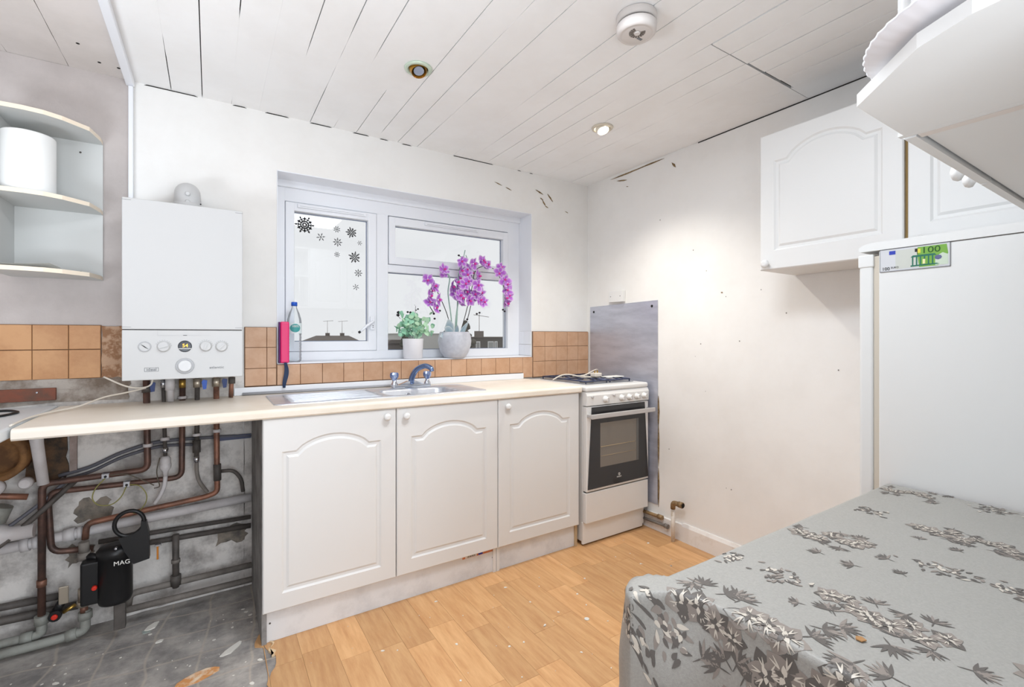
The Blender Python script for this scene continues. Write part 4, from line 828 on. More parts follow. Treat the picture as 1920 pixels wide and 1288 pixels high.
# ------------------------------------------------------------ corner shelf units
def end_shelf(label, mirror, ox, oy, heights, edge, front, side_w, z0, z1, panel_m, board_m, edge_m, upper=None):
    """open end shelf. local x from 0 (cupboard side) to side_w; local depth 0 (wall) to front"""
    t = thing('open_end_shelf', label, 'shelf', (ox, oy, z0)); P = lambda a, d: (ox + a * mirror[0], oy + d * mirror[1])
    bm = nb(); a, b = P(0.012, 0.0), P(side_w, 0.010); box(bm, min(a[0], b[0]), max(a[0], b[0]), min(a[1], b[1]), max(a[1], b[1]), z0, z1); obj('back_panel', bm, panel_m, t)
    bm = nb(); a, b = P(0.0, 0.0), P(0.012, front); box(bm, min(a[0], b[0]), max(a[0], b[0]), min(a[1], b[1]), max(a[1], b[1]), z0, z1); obj('side_panel', bm, panel_m, t)
    for z in heights:
        poly = [(0.0125, 0.0105)] + edge[:] ; bm = nb(); pp = [P(x, d) for x, d in poly]; n = len(pp)
        A = [bm.verts.new((x, y, z)) for x, y in pp]; B = [bm.verts.new((x, y, z + 0.016)) for x, y in pp]
        bm.faces.new(A); bm.faces.new(B)
        for i in range(n):
            f = bm.faces.new((A[i], A[(i + 1) % n], B[(i + 1) % n], B[i])); f.material_index = 1 if 0 < i < n - 1 else 0
        obj('board', bm, [board_m, edge_m], t)
    return t
EL = [(0.0125, 0.275), (0.06, 0.278), (0.11, 0.276), (0.16, 0.262), (0.205, 0.235), (0.262, 0.165), (0.282, 0.13), (0.288, 0.0105)]
EL = [(0.0125, 0.272), (0.10, 0.272), (0.150, 0.262), (0.196, 0.235), (0.262, 0.165), (0.280, 0.06), (0.280, 0.0105)]
end_shelf('white open corner shelf with three cream edged boards, left wall', (1, -1), -0.668, YB - 0.0045, (2.045, 1.745, 1.465), EL, 0.272, 0.280, 1.465, 2.062, M_shelf, M_shelf, M_edge)
t = thing('paper_roll', 'white kitchen paper roll standing on the middle corner shelf', 'paper roll', (-0.578, 2.46, 1.762))
bm = nb(); lathe(bm, [(0.076, 0), (0.0765, 0.004), (0.0765, 0.215), (0.073, 0.220), (0.022, 0.2205), (0.02, 0.20)], (-0.576, 2.462, 1.7612), 40); obj('roll', bm, mat('tissue', (238, 239, 238), 0.85), t)
bm = nb(); lathe(bm, [(0.0195, 0), (0.0195, 0.218)], (-0.576, 2.462, 1.762), 16); obj('core', bm, mat('card', (190, 170, 140), 0.9), t)
for k, (x0, x1, y0, y1, a, lab) in enumerate(((-0.66, -0.53, 2.372, 2.56, 0.03, 'white sheet of paper lying under the other on the lowest corner shelf'), (-0.64, -0.50, 2.366, 2.53, 0.10, 'folded white leaflet on top of the papers, lowest corner shelf'))):
    bm = nb(); n = 8; V_ = []
    for i in range(n + 1):
        for j in (0, 1):
            x = x0 + (x1 - x0) * i / n; y = (y0, y1)[j] + a * (x - x0); z = 1.4824 + k * 0.005 + 0.004 * (i / n) ** 2 * (1 + k * 1.6)
            V_.append(bm.verts.new((x, y, z)))
    for i in range(n): bm.faces.new((V_[2 * i], V_[2 * i + 2], V_[2 * i + 3], V_[2 * i + 1]))
    bmesh.ops.solidify(bm, geom=bm.faces[:], thickness=-0.0012); one('paper_sheet', bm, M_paper, lab, 'paper')
bm = nb(); prism(bm, [(-0.47, 1.4815), (-0.438, 1.4815), (-0.440, 1.490), (-0.450, 1.4845)], 2.53, 2.55, 'y'); one('paper_clip', bm, M_pipedk, 'small dark clip at the right end of the shelf papers', 'clip')
bm = nb(); lathe(bm, [(0.004, 0), (0.003, 0.003)], (-0.46, YB - 0.0147, 2.0), 10, axis='-y'); one('screw', bm, M_pipedk, 'dark screw in the back of the upper corner shelf bay', 'screw')
# near shelf at upper right (mirrored, faces the window wall)
EN = [(0.0125, 0.318), (0.174, 0.317), (0.266, 0.228), (0.290, 0.18), (0.300, 0.10), (0.300, 0.0105)]
end_shelf('white open end shelf overhead at upper right with cut corner', (-1, 1), 0.890, -0.045, (1.53, 1.86, 2.16), EN, 0.325, 0.300, 1.53, 2.176, M_cup, M_cup, M_cup)
bm = nb(); tube(bm, [(0.797, 0.245, 1.5465), (0.797, 0.245, 1.8595)], 0.0052, 12); one('shelf_post', bm, M_cup, 'slim white upright post standing on the overhead end shelf', 'post')
t = thing('fluted_dish', 'white fluted rim dish on the overhead end shelf', 'dish', (0.735, 0.10, 1.5465))
bm = nb(); fl_ = lambda a, h: 1 + (0.006 * math.cos(56 * a) * min(1, h / 0.02))
lathe(bm, [(0.08, 0), (0.085, 0.002), (0.118, 0.008), (0.150, 0.020), (0.152, 0.023), (0.147, 0.022), (0.114, 0.012), (0.08, 0.005)], (0.740, 0.112, 1.5468), 176, rad=fl_); obj('dish', bm, M_potw, t)
t = thing('small_cup', 'small white glass cup inside the fluted dish overhead', 'cup', (0.74, 0.13, 1.56)); bm = nb(); lathe(bm, [(0.024, 0), (0.030, 0.005), (0.036, 0.07), (0.034, 0.07), (0.028, 0.008)], (0.752, 0.185, 1.5535), 24); obj('cup', bm, M_potw, t)
# near wall cabinet
t = thing('wall_cabinet', 'white overhead wall cabinet at upper right seen from below, knobs at its edge', 'cabinet', (1.5, 0.1, 1.53))
bm = nb(); box(bm, 0.909, 2.05, -0.045, 0.258, 1.535, 2.176); obj('body', bm, M_cup, t)
bm = nb(); box(bm, 0.8915, 0.9085, -0.045, 0.260, 1.5300, 2.176); obj('side_panel', bm, mat('worn_edge_pink', (226, 218, 212), 0.5), t)
fn = lambda u, d, z: (u, 0.262 + d + 0.018, z)
for (a, b_) in ((0.893, 1.281), (1.285, 1.67), (1.674, 2.048)): door('door', a, b_, 1.5285, 2.172, None, fn, par=t, ip=(0.055, 0.06, 0.12, 0.07))
knob((1.245, 0.280, 1.552), t, 'y'); knob((1.321, 0.280, 1.552), t, 'y'); knob((2.01, 0.280, 1.56), t, 'y')
bm = nb(); box(bm, 1.66, 1.672, 0.05, 0.262, 1.5270, 1.5284); obj('batten', bm, M_edge, t)

# ------------------------------------------------------------ wall cabinet on the right wall
t = thing('wall_cabinet', 'white double wall cabinet with arched panel doors on the right wall above the fridge', 'cabinet', (2.24, 0.64, 1.52))
bm = nb(); box(bm, 2.104, XR - 0.004, 0.12, 1.165, 1.522, 2.122); obj('body', bm, M_cup, t)
fs = lambda u, d, z: (2.102 - 0.018 - d, -u, z)
door('door', -1.168, -0.648, 1.522, 2.124, None, fs, par=t, ip=(0.062, 0.082, 0.125, 0.062)); knob((2.084, 1.136, 1.548), t, '-x', r=0.018)
door('door', -0.636, -0.118, 1.522, 2.124, None, fs, par=t, ip=(0.062, 0.10, 0.125, 0.062)); knob((2.084, 0.598, 1.560), t, '-x', r=0.018)
bm = nb(); box(bm, 2.10, 2.1035, 0.6365, 0.6475, 1.53, 2.12); obj('door_gap', bm, mat('chipboard', (150, 124, 80), 0.9), t)
# junction box + steel splashback
t = thing('junction_box', 'white electrical box on the wall above the steel panel', 'electrical box', (2.36, 2.33, 1.455))
bm = nb(); rbox(bm, 2.350, XR - 0.001, 2.265, 2.395, 1.462, 1.540, 0.003); obj('box', bm, M_cup, t)
for y in (2.285, 2.375):
    bm = nb(); lathe(bm, [(0.003, 0), (0.003, 0.001)], (2.3499, y, 1.502), 8, axis='-x'); obj('screw', bm, M_ink, t)
t = thing('steel_splashback', 'brushed steel splashback panel screwed to the wall behind the cooker', 'splashback', (2.382, 2.3, 0.1))
bm = nb(); prism(bm, [(1.99, 0.16), (2.615, 0.16), (2.615, 1.443), (1.99, 1.456)], XR - 0.0060, XR - 0.0020, 'x'); obj('panel', bm, M_steelp, t)
for (y, z) in ((2.575, 1.405), (2.035, 1.42)):
    bm = nb(); lathe(bm, [(0.009, 0), (0.007, 0.003)], (XR - 0.0061, y, z), 12, axis='-x'); obj('screw', bm, M_ink, t)

# ------------------------------------------------------------ cooker
t = thing('gas_cooker', 'white freestanding gas cooker with black glass oven door', 'cooker', (2.09, 2.33, 0))
CX0, CX1, CY = 1.826, 2.352, 2.04
bm = nb(); rbox(bm, CX0 + 0.004, CX1 - 0.004, CY + 0.035, 2.618, 0.022, 0.9, 0.003); obj('body', bm, M_cook, t)
bm = nb(); rbox(bm, CX0, CX1, CY, 2.62, 0.902, 0.934, 0.012, 4); obj('hob_top', bm, M_cook, t)
bm = nb(); prism(bm, [(CY + 0.035, 0.822), (CY + 0.035, 0.901), (CY + 0.006, 0.901), (CY - 0.004, 0.880), (CY - 0.002, 0.822)], CX0 + 0.001, CX1 - 0.001, 'x'); cp = obj('control_panel', bm, M_cook, t)
for x in (1.972, 2.106, 2.171, 2.238, 2.303):
    bm = nb(); lathe(bm, [(0.0195, 0), (0.0195, 0.005), (0.015, 0.007), (0.0145, 0.026), (0.012, 0.028)], (x, CY - 0.0035, 0.853), 18, axis='-y'); kn = obj('knob', bm, M_cook, t)
    bm = nb(); rbox(bm, x - 0.003, x + 0.003, CY - 0.036, CY - 0.030, 0.840, 0.866, 0.001, 1); obj('knob_grip', bm, M_silver, kn)
for (x, r) in ((1.868, 0.008), (2.042, 0.007)):
    bm = nb(); lathe(bm, [(r, 0), (r, 0.008), (r * 0.7, 0.010)], (x, CY - 0.0035, 0.872), 12, axis='-y'); obj('button', bm, M_silver, t)
bm = nb(); rbox(bm, CX0 + 0.003, CX1 - 0.003, CY, CY + 0.033, 0.322, 0.816, 0.003); dr = obj('oven_door', bm, M_cook, t)
bm = nb(); prism(bm, [(CX0 + 0.010, 0.336), (CX1 - 0.008, 0.336), (CX1 - 0.040, 0.812), (CX0 + 0.040, 0.812)], CY - 0.005, CY - 0.0005, 'y'); obj('door_glass', bm, M_blackgl, dr)
bm = nb(); prism(bm, [(1.930, 0.455), (2.255, 0.455), (2.255, 0.715), (1.930, 0.715)], CY - 0.0058, CY - 0.0051, 'y'); obj('door_window', bm, M_glsmoke, dr)
bm = nb(); tube(bm, [(1.935, CY - 0.0065, 0.575), (2.22, CY - 0.0065, 0.575)], 0.0012, 6); tube(bm, [(1.935, CY - 0.0065, 0.52), (2.22, CY - 0.0065, 0.52)], 0.0007, 6); obj('oven_rack', bm, mat('rack_glint', (196, 172, 130), 0.4), dr)
bm = nb(); prism(bm, [(2.235, 0.456), (2.2545, 0.456), (2.2545, 0.7145), (2.235, 0.7145)], CY - 0.0064, CY - 0.0059, 'y'); obj('window_edge', bm, mat('smoke_edge', (96, 96, 94), 0.2), dr)
bm = nb(); rbox(bm, CX0 - 0.002, CX1 + 0.006, CY - 0.052, CY - 0.038, 0.752, 0.778, 0.003); rbox(bm, CX0 + 0.004, CX0 + 0.022, CY - 0.040, CY + 0.001, 0.756, 0.774, 0.002); rbox(bm, CX1 - 0.022, CX1 - 0.004, CY - 0.040, CY + 0.001, 0.756, 0.774, 0.002); obj('handle', bm, M_silver, t)
bm = nb(); 
for k in range(16):
    a, b_ = 2 * PI * k / 16, 2 * PI * (k + 1) / 16
    prism(bm, [(2.086 + r_ * math.cos(w_), 0.392 + r_ * math.sin(w_)) for r_, w_ in ((0.0085, a), (0.0085, b_), (0.0068, b_), (0.0068, a))], CY - 0.006, CY - 0.005, 'y')
box(bm, 2.0845, 2.0875, CY - 0.006, CY - 0.005, 0.3865, 0.3945); box(bm, 2.0845, 2.0875, CY - 0.006, CY - 0.005, 0.3958, 0.398); obj('logo_emblem', bm, M_paper, t)
text('logo_text', 'INDESIT', 0.011, (2.086, CY - 0.0056, 0.376), BACK, M_paper, t, ex=0.0004)
bm = nb(); rbox(bm, CX0 + 0.001, CX1 - 0.001, CY + 0.003, CY + 0.034, 0.138, 0.313, 0.003); obj('storage_flap', bm, M_cook, t)
bm = nb(); rbox(bm, CX0 + 0.0, CX1 - 0.022, CY + 0.03, CY + 0.045, 0.010, 0.137, 0.002); obj('kick_plate', bm, M_cook, t)
bm = nb(); box(bm, CX0 + 0.01, CX1 - 0.01, CY + 0.022, CY + 0.034, 0.3135, 0.3215); obj('door_shadow_gap', bm, M_ink, t)
bm = nb(); rbox(bm, CX0 + 0.07, CX1 - 0.05, 2.12, 2.585, 0.9345, 0.9375, 0.001, 1); obj('hob_pan', bm, mat('hob_grey', (150, 152, 158), 0.3, 0.3), t)
for (x, y, r) in ((1.99, 2.22, 0.045), (2.19, 2.22, 0.035), (1.99, 2.47, 0.035), (2.19, 2.47, 0.05)):
    bm = nb(); lathe(bm, [(r, 0), (r, 0.006), (r * 0.8, 0.010), (r * 0.4, 0.011)], (x, y, 0.9378), 20); obj('burner', bm, M_pipegy, t)
M_grate = mat('blue_black_grate', (66, 72, 98), 0.3, 0.4)
for x in (1.99, 2.19):
    bm = nb()
    for y in (2.13, 2.345, 2.565): tube(bm, [(x - 0.088, y, 0.953), (x + 0.088, y, 0.953)], 0.0042, 6)
    for dx in (-0.088, 0.088): tube(bm, [(x + dx, 2.13, 0.953), (x + dx, 2.565, 0.953)], 0.0042, 6)
    for yc in (2.22, 2.47):
        for s in (-1, 1):
            tube(bm, [(x + s * 0.088, yc, 0.953), (x + s * 0.03, yc, 0.960)], 0.0038, 6); tube(bm, [(x, yc + s * 0.085, 0.953), (x, yc + s * 0.03, 0.960)], 0.0038, 6)
    for dx in (-0.086, 0.086):
        for y in (2.132, 2.563): tube(bm, [(x + dx, y, 0.953), (x + dx, y, 0.9378)], 0.004, 6)
    obj('pan_support', bm, M_grate, t)
for k, (pts, lab, m_) in enumerate((([(1.86, 2.40, 0.945), (1.90, 2.36, 0.975), (1.96, 2.34, 0.978), (2.02, 2.30, 0.962), (2.07, 2.28, 0.961), (2.11, 2.25, 0.962)], 'white flex looping over the left of the hob', M_cablew),
        ([(2.06, 2.42, 0.962), (2.0, 2.36, 0.966), (2.02, 2.28, 0.975), (2.12, 2.30, 1.000), (2.21, 2.36, 1.000), (2.25, 2.40, 0.980), (2.20, 2.44, 0.964), (2.12, 2.40, 0.962), (2.04, 2.34, 0.964), (2.10, 2.27, 0.963), (2.18, 2.30, 0.962)], 'cream coiled cable heaped on the pan supports', M_cablew))):
    bm = nb(); tube(bm, spline(pts, 7), 0.0040, 8); one('cable', bm, m_, lab, 'cable')
bm = nb(); rbox(bm, 2.07, 2.125, 2.225, 2.275, 0.966, 0.990, 0.004); pl = thing('plug', 'white three pin plug lying on the hob cables', 'plug', (2.1, 2.25, 0.966)); obj('plug_body', bm, M_cablew, pl)
bm = nb()
for dx in (0.0, 0.022): box(bm, 2.080 + dx, 2.087 + dx, 2.245, 2.249, 0.990, 1.006)
obj('pins', bm, M_brass, pl)
bm = nb(); rbox(bm, 2.15, 2.29, 2.19, 2.26, 0.959, 0.9655, 0.002); one('white_card', bm, M_paper, 'flat cream plastic piece lying across the pan supports', 'card')

# ------------------------------------------------------------ stub pipes at the right wall foot
t = thing('stub_pipe', 'white painted pipe rising from the floor with rusty brass elbow, by the right wall', 'pipe', (2.33, 1.83, 0))
bm = nb(); tube(bm, [(2.325, 1.83, 0.0005), (2.325, 1.83, 0.20)], 0.011, 14); obj('pipe', bm, mat('flaking_white_pipe', (222, 216, 208), 0.6, col2=(176, 150, 120), nscale=18, ncontrast=(0.55, 0.7)), t)
M_corr = mat('corroded_brass', (160, 134, 98), 0.55, 0.3, col2=(110, 86, 60), nscale=30)
bm = nb(); tube(bm, fillet([(2.325, 1.83, 0.195), (2.325, 1.83, 0.232), (2.325, 1.76, 0.234)], 0.018), 0.0145, 14); tube(bm, [(2.325, 1.79, 0.234), (2.325, 1.762, 0.234)], 0.0175, 14); obj('elbow', bm, M_corr, t)
bm = nb(); lathe(bm, [(0.013, 0), (0.013, 0.001)], (2.325, 1.759, 0.234), 14, axis='-y'); obj('bore', bm, M_black, t)
bm = nb(); tube(bm, [(2.352, 2.08, 0.098), (2.352, 1.945, 0.102)], 0.011, 10); tube(bm, [(2.352, 1.965, 0.102), (2.352, 1.93, 0.102)], 0.0145, 10); one('corroded_pipe', bm, M_corr, 'corroded capped pipe lying along the skirting near the cooker', 'pipe')
bm = nb(); tube(bm, [(2.350, 2.08, 0.055), (2.350, 1.89, 0.062)], 0.009, 10); tube(bm, [(2.350, 1.91, 0.062), (2.350, 1.885, 0.062)], 0.014, 10); one('corroded_pipe', bm, M_pipegy, 'lower dark pipe stub on the skirting near the cooker', 'pipe')

# ------------------------------------------------------------ fridge
t = thing('fridge', 'tall white fridge seen from its flat side beside the table', 'fridge', (2.09, 0.37, 0))
bm = nb(); rbox(bm, 1.83, 2.37, 0.10, 0.634, 0.02, 1.506, 0.004); obj('body', bm, M_fridge, t)
bm = nb(); rbox(bm, 1.832, 2.368, 0.650, 0.690, 0.06, 1.496, 0.008, 3); fd = obj('door', bm, M_fridge, t)
bm = nb(); box(bm, 1.838, 2.362, 0.6345, 0.6495, 0.07, 1.49); obj('door_seal', bm, mat('seal_cream', (205, 196, 182), 0.7), t)
pr = [(0.095, 1.507), (0.684, 1.507), (0.690, 1.511), (0.688, 1.520), (0.676, 1.529), (0.655, 1.5335), (0.095, 1.535)]
bm = nb(); prism(bm, pr, 1.826, 2.374, 'x'); obj('top_cap', bm, M_fridge, t)
bm = nb(); rbox(bm, 1.829, 1.86, 0.648, 0.692, 1.455, 1.497, 0.004); obj('door_corner', bm, M_fridge, t)
for x in (1.86, 2.34):
    for y in (0.14, 0.6):
        bm = nb(); lathe(bm, [(0.018, 0), (0.018, 0.02)], (x, y, 0.0003), 12); obj('foot', bm, M_blk, t)
# banknote magnet on the side (plane x = 1.83)
t = thing('banknote_magnet', 'fridge magnet printed like a 100 euro banknote, green at right', 'magnet', (1.829, 0.545, 1.475))
NX = 1.8295; ny0, ny1, nz0, nz1 = 0.630, 0.457, 1.434, 1.506
def npoly(pts, dx, name, m):
    bm = nb(); prism(bm, [(ny0 + (ny1 - ny0) * u, nz0 + (nz1 - nz0) * v) for u, v in pts], NX - 0.0022 - dx, NX - 0.0020 - dx + 0.0001, 'x'); return obj(name, bm, m, t)
bm = nb(); rbox(bm, NX - 0.002, NX - 0.0002, ny1, ny0, nz0, nz1, 0.0006, 1); obj('plate', bm, M_noteg, t)
npoly([(0, 0), (1, 0), (1, 0.025), (0, 0.025)], 0.0002, 'border', M_inkg); npoly([(0, 0.975), (1, 0.975), (1, 1), (0, 1)], 0.0002, 'border', M_inkg); npoly([(0.99, 0), (1, 0), (1, 1), (0.99, 1)], 0.0002, 'border', M_inkg); npoly([(0, 0), (0.008, 0), (0.008, 1), (0, 1)], 0.0002, 'border', M_inkg)
npoly([(0.58, 0.08), (0.84, 0.08), (0.9, 0.2), (0.97, 0.55), (0.95, 0.93), (0.56, 0.93), (0.55, 0.7)], 0.0002, 'green_field', M_green)
npoly([(0.80, 0.1), (0.97, 0.1), (0.97, 0.5), (0.9, 0.6), (0.8, 0.45)], 0.0004, 'pale_field', mat('note_pale', (200, 214, 196), 0.6))
npoly([(0.24, 0.08), (0.56, 0.10), (0.56, 0.9), (0.24, 0.9)], 0.0002, 'pale_field', mat('note_sand', (200, 203, 196), 0.6))
npoly([(0.145, 0.74), (0.24, 0.74), (0.24, 0.9), (0.145, 0.9)], 0.0006, 'flag', M_noteb)
npoly([(0.52, 0.74), (0.56, 0.74), (0.56, 0.88), (0.52, 0.88)], 0.0006, 'dark_patch', M_ink); npoly([(0.56, 0.68), (0.60, 0.68), (0.60, 0.86), (0.56, 0.86)], 0.0006, 'yellow_patch', mat('note_yellow', (220, 210, 70), 0.6))
for k in range(6): npoly([(0.48 + k * 0.055, 0.18), (0.50 + k * 0.055, 0.18), (0.50 + k * 0.055, 0.52), (0.48 + k * 0.055, 0.52)], 0.0006, 'arch_pillar', M_green2)
npoly([(0.46, 0.52), (0.82, 0.52), (0.79, 0.60), (0.49, 0.60)], 0.0006, 'arch_beam', M_green2); npoly([(0.46, 0.12), (0.86, 0.14), (0.82, 0.19), (0.46, 0.18)], 0.0006, 'arch_base', M_green2)
npoly([(0.63, 0.2), (0.665, 0.2), (0.665, 0.4), (0.63, 0.4)], 0.0008, 'arch_light', mat('note_cream', (230, 226, 170), 0.6))
npoly([(0.84 + 0.05 * math.cos(a * PI / 4), 0.42 + 0.10 * math.sin(a * PI / 4)) for a in range(8)], 0.0008, 'hologram', mat('note_violet', (96, 100, 140), 0.4))
text('number', '100', 0.026, (NX - 0.0030, ny0 + (ny1 - ny0) * 0.74, nz0 + (nz1 - nz0) * 0.76), SIDE, mat('note_num_green', (30, 84, 26), 0.6), t, ex=0.0002, sx=1.2)
text('number', '100', 0.014, (NX - 0.0030, ny0 + (ny1 - ny0) * 0.095, nz0 + (nz1 - nz0) * 0.13), SIDE, M_ink, t, ex=0.0002)
text('word', 'EURO', 0.0075, (NX - 0.0030, ny0 + (ny1 - ny0) * 0.23, nz0 + (nz1 - nz0) * 0.16), SIDE, M_ink, t, ex=0.0002)

# ------------------------------------------------------------ table and cloth
TX0, TX1, TY0, TY1, TZ = 0.752, 1.815, -0.02, 0.60, 0.757
t = thing('kitchen_table', 'rectangular table hidden under the silver floral cloth', 'table', (1.28, 0.29, 0))
bm = nb(); rbox(bm, TX0 + 0.012, TX1 - 0.01, TY0, TY1 - 0.012, 0.725, 0.752, 0.004); obj('tabletop', bm, M_rustwood, t)
for x in (TX0 + 0.05, TX1 - 0.06):
    for y in (TY0 + 0.04, TY1 - 0.06):
        bm = nb(); rbox(bm, x - 0.02, x + 0.02, y - 0.02, y + 0.02, 0.0, 0.7248, 0.003); obj('leg', bm, M_rustwood, t)
# cloth: top grid + skirt on the left and far sides; P(u, v): u over x, v over y, beyond the edges it hangs
def ease(t): return t * t * (3 - 2 * t)
HANG = 0.42
def clothP(u, v):
    """u, v: unfolded cloth coordinates in metres (u = x, v = y)."""
    du = max(0.0, TX0 - u); dv = max(0.0, v - TY1); x, y = max(u, TX0), min(v, TY1)
    z = TZ + 0.0016 * noise.noise((x * 9, y * 9, 0.0)) + 0.0006
    rr = 0.010
    if du == 0 and dv == 0: 
        return Vector((x, y, z))
    d = math.hypot(du, dv); ang = math.atan2(dv, du)          # 0 = towards -x, pi/2 = towards +y
    near = TY1 - v if du > 0 and dv == 0 else 0.0             # distance from the far left corner along the left edge
    if dv > 0 and du > 0: c = (1 - ang / (PI / 2)) ** 1.4; wide = c
    elif du > 0: c = math.exp(-near / 0.030); wide = math.exp(-near / 0.17)
    else: c = 0.0; wide = 0.0
    e = 0.098 * c + 0.022 * (math.sin(2 * ang) if dv > 0 and du > 0 else 0.0)
    s = max(0.0, d - e); out = min(d, e); drop = 0.06 * min(d, e)
    k = min(1.0, s / (rr * PI / 2)); out += rr * math.sin(k * PI / 2); drop += rr * (1 - math.cos(k * PI / 2)) + max(0.0, s - rr * PI / 2)
    if du > 0:
        wav = 0.012 * math.sin(v * 24 + 0.6) + 0.007 * math.sin(v * 47 + 1.0)
        out += wav * ease(min(1.0, s / 0.2)) * (1 - c) + 0.070 * ease(min(1.0, s / 0.16)) * wide * (1 - c)
    else: out += (0.006 * math.sin(u * 17) + 0.006) * ease(min(1.0, d / 0.2))
    return Vector((x - out * math.cos(ang) * (1 if du > 0 else 0), y + out * (math.sin(ang) if dv > 0 else 0), z - drop))
bm = nb(); U = []; 
us = [TX0 - HANG + 0.006 * i for i in range(int(HANG / 0.006))] + [TX0 - 0.004 + 0.002 * i for i in range(2)] + [TX0 + 0.004 + (TX1 - TX0 - 0.004) * i / 60 for i in range(61)]
vs_ = [TY0 - 0.02 + (TY1 - TY0 + 0.016) * i / 60 for i in range(61)] + [TY1 - 0.03 + 0.005 * i for i in range(6)] + [TY1 + 0.003 * i for i in range(4)] + [TY1 + 0.012 + 0.012 * i for i in range(24)]
us = sorted(set(round(a, 5) for a in us)); vs_ = sorted(set(round(a, 5) for a in vs_))
G = [[bm.verts.new(clothP(u, v)) for v in vs_] for u in us]
for i in range(len(us) - 1):
    for j in range(len(vs_) - 1):
        f = bm.faces.new((G[i][j], G[i + 1][j], G[i + 1][j + 1], G[i][j + 1])); f.smooth = True
ct = thing('tablecloth', 'silver grey tablecloth with dark floral print draped over the table', 'tablecloth', (1.28, 0.29, 0.757))
cl = obj('cloth', bm, M_cloth, ct)
PM = nb(); q = random.Random(12)
def petal(cx, cy, a, l, w_, mi, lift=0.0008, bend=0.0):
    n = 5; L1, L2 = [], []
    for k in range(n + 1):
        t_ = k / n; wd = w_ * math.sin(PI * (0.08 + 0.92 * t_) ** 0.8) * 0.5 + 0.0003; aa = a + bend * t_
        bx, by = cx + l * t_ * math.cos(aa), cy + l * t_ * math.sin(aa); nx, ny = -math.sin(aa) * wd, math.cos(aa) * wd
        for lst, s in ((L1, 1), (L2, -1)):
            u, v = bx + nx * s, by + ny * s; e = 0.003
            p = clothP(u, v); n_ = (clothP(u + e, v) - p).cross(clothP(u, v + e) - p)
            if n_.length < 1e-9: n_ = Vector((0, 0, 1))
            n_.normalize(); lst.append(PM.verts.new(p + n_ * lift))
    for k in range(n):
        f = PM.faces.new((L1[k], L2[k], L2[k + 1], L1[k + 1])); f.material_index = mi; f.smooth = True
def sprig(cx, cy, a, s):
    for k in range(8):
        b = a + (k - 3.5) * 0.36 + q.uniform(-0.08, 0.08); petal(cx, cy, b, s * q.uniform(0.75, 1.05), s * 0.17, q.choice((0, 0, 1)))
    petal(cx, cy, a + PI, s * 0.6, s * 0.06, 0)
def bloom(cx, cy, s):
    a0 = q.uniform(0, 6.28)
    for k in range(6):
        b = a0 + k * 1.05 + q.uniform(-0.2, 0.2); petal(cx, cy, b, s * q.uniform(0.8, 1.05), s * 0.80, (1, 0, 1)[k % 3], 0.0006 + 0.0001 * k)
        for d_ in (-0.22, 0.22): petal(cx + s * 0.25 * math.cos(b), cy + s * 0.25 * math.sin(b), b + d_, s * 0.42, s * 0.05, 2, 0.0015)
    for k in range(5):
        b = a0 + k * 1.26; petal(cx, cy, b, s * 0.36, s * 0.20, 2 if k % 2 else 0, 0.0017)
def bouquet(cx, cy, L_, W_, ang, s):
    ca, sa = math.cos(ang), math.sin(ang)
    for k in range(int(L_ / s * 1.6)):
        a_ = (k / (L_ / s * 1.6) - 0.5) * L_; b_ = q.uniform(-0.5, 0.5) * W_ * (1 - abs(2 * a_ / L_) ** 2 * 0.7)
        bloom(cx + a_ * ca - b_ * sa, cy + a_ * sa + b_ * ca, s * q.uniform(0.6, 1.0))
    for k in range(7):
        a_ = q.uniform(-0.6, 0.6) * L_; b_ = q.choice((-1, 1)) * W_ * q.uniform(0.6, 1.05); sprig(cx + a_ * ca - b_ * sa, cy + a_ * sa + b_ * ca, q.uniform(0, 6.28), s * 0.72)
def small(cx, cy, L_, W_, ang, s):
    ca, sa = math.cos(ang), math.sin(ang)
    for k in range(46):
        a_ = q.gauss(0, 0.27) * L_; b_ = q.gauss(0, 0.25) * W_
        petal(cx + a_ * ca - b_ * sa, cy + a_ * sa + b_ * ca, q.uniform(0, 6.28), s * q.uniform(0.5, 1.1), s * 0.36, q.choice((0, 1, 2, 0)), 0.0008 + 0.0004 * q.random())
bouquet(0.950, 0.300, 0.20, 0.052, -1.5, 0.036); bouquet(0.965, 0.07, 0.14, 0.052, -1.5, 0.036)
bouquet(1.215, 0.500, 0.15, 0.052, -1.2, 0.034); bouquet(1.23, 0.12, 0.16, 0.052, -1.5, 0.034)
bouquet(1.470, 0.330, 0.19, 0.046, -1.55, 0.032); bouquet(1.755, 0.520, 0.12, 0.050, -1.3, 0.030); bouquet(1.74, 0.2, 0.14, 0.05, -1.5, 0.032)
bouquet(0.735, 0.450, 0.20, 0.075, -1.35, 0.045); bouquet(0.690, 0.300, 0.20, 0.09, -1.4, 0.045); bouquet(0.62, 0.40, 0.16, 0.06, -1.4, 0.04); bouquet(0.60, 0.18, 0.2, 0.07, -1.5, 0.04)
small(0.940, 0.484, 0.085, 0.075, -1.3, 0.016); small(1.240, 0.316, 0.10, 0.06, -1.4, 0.016); small(1.485, 0.530, 0.07, 0.055, -1.3, 0.016)
small(1.775, 0.365, 0.07, 0.06, -1.3, 0.015); small(1.247, 0.215, 0.06, 0.04, -1.4, 0.014); small(0.935, 0.582, 0.05, 0.03, 0.2, 0.014)
small(0.665, 0.565, 0.08, 0.06, 0.8, 0.02); small(0.60, 0.60, 0.08, 0.05, 0.8, 0.02); small(0.70, 0.70, 0.1, 0.05, 1.2, 0.02)
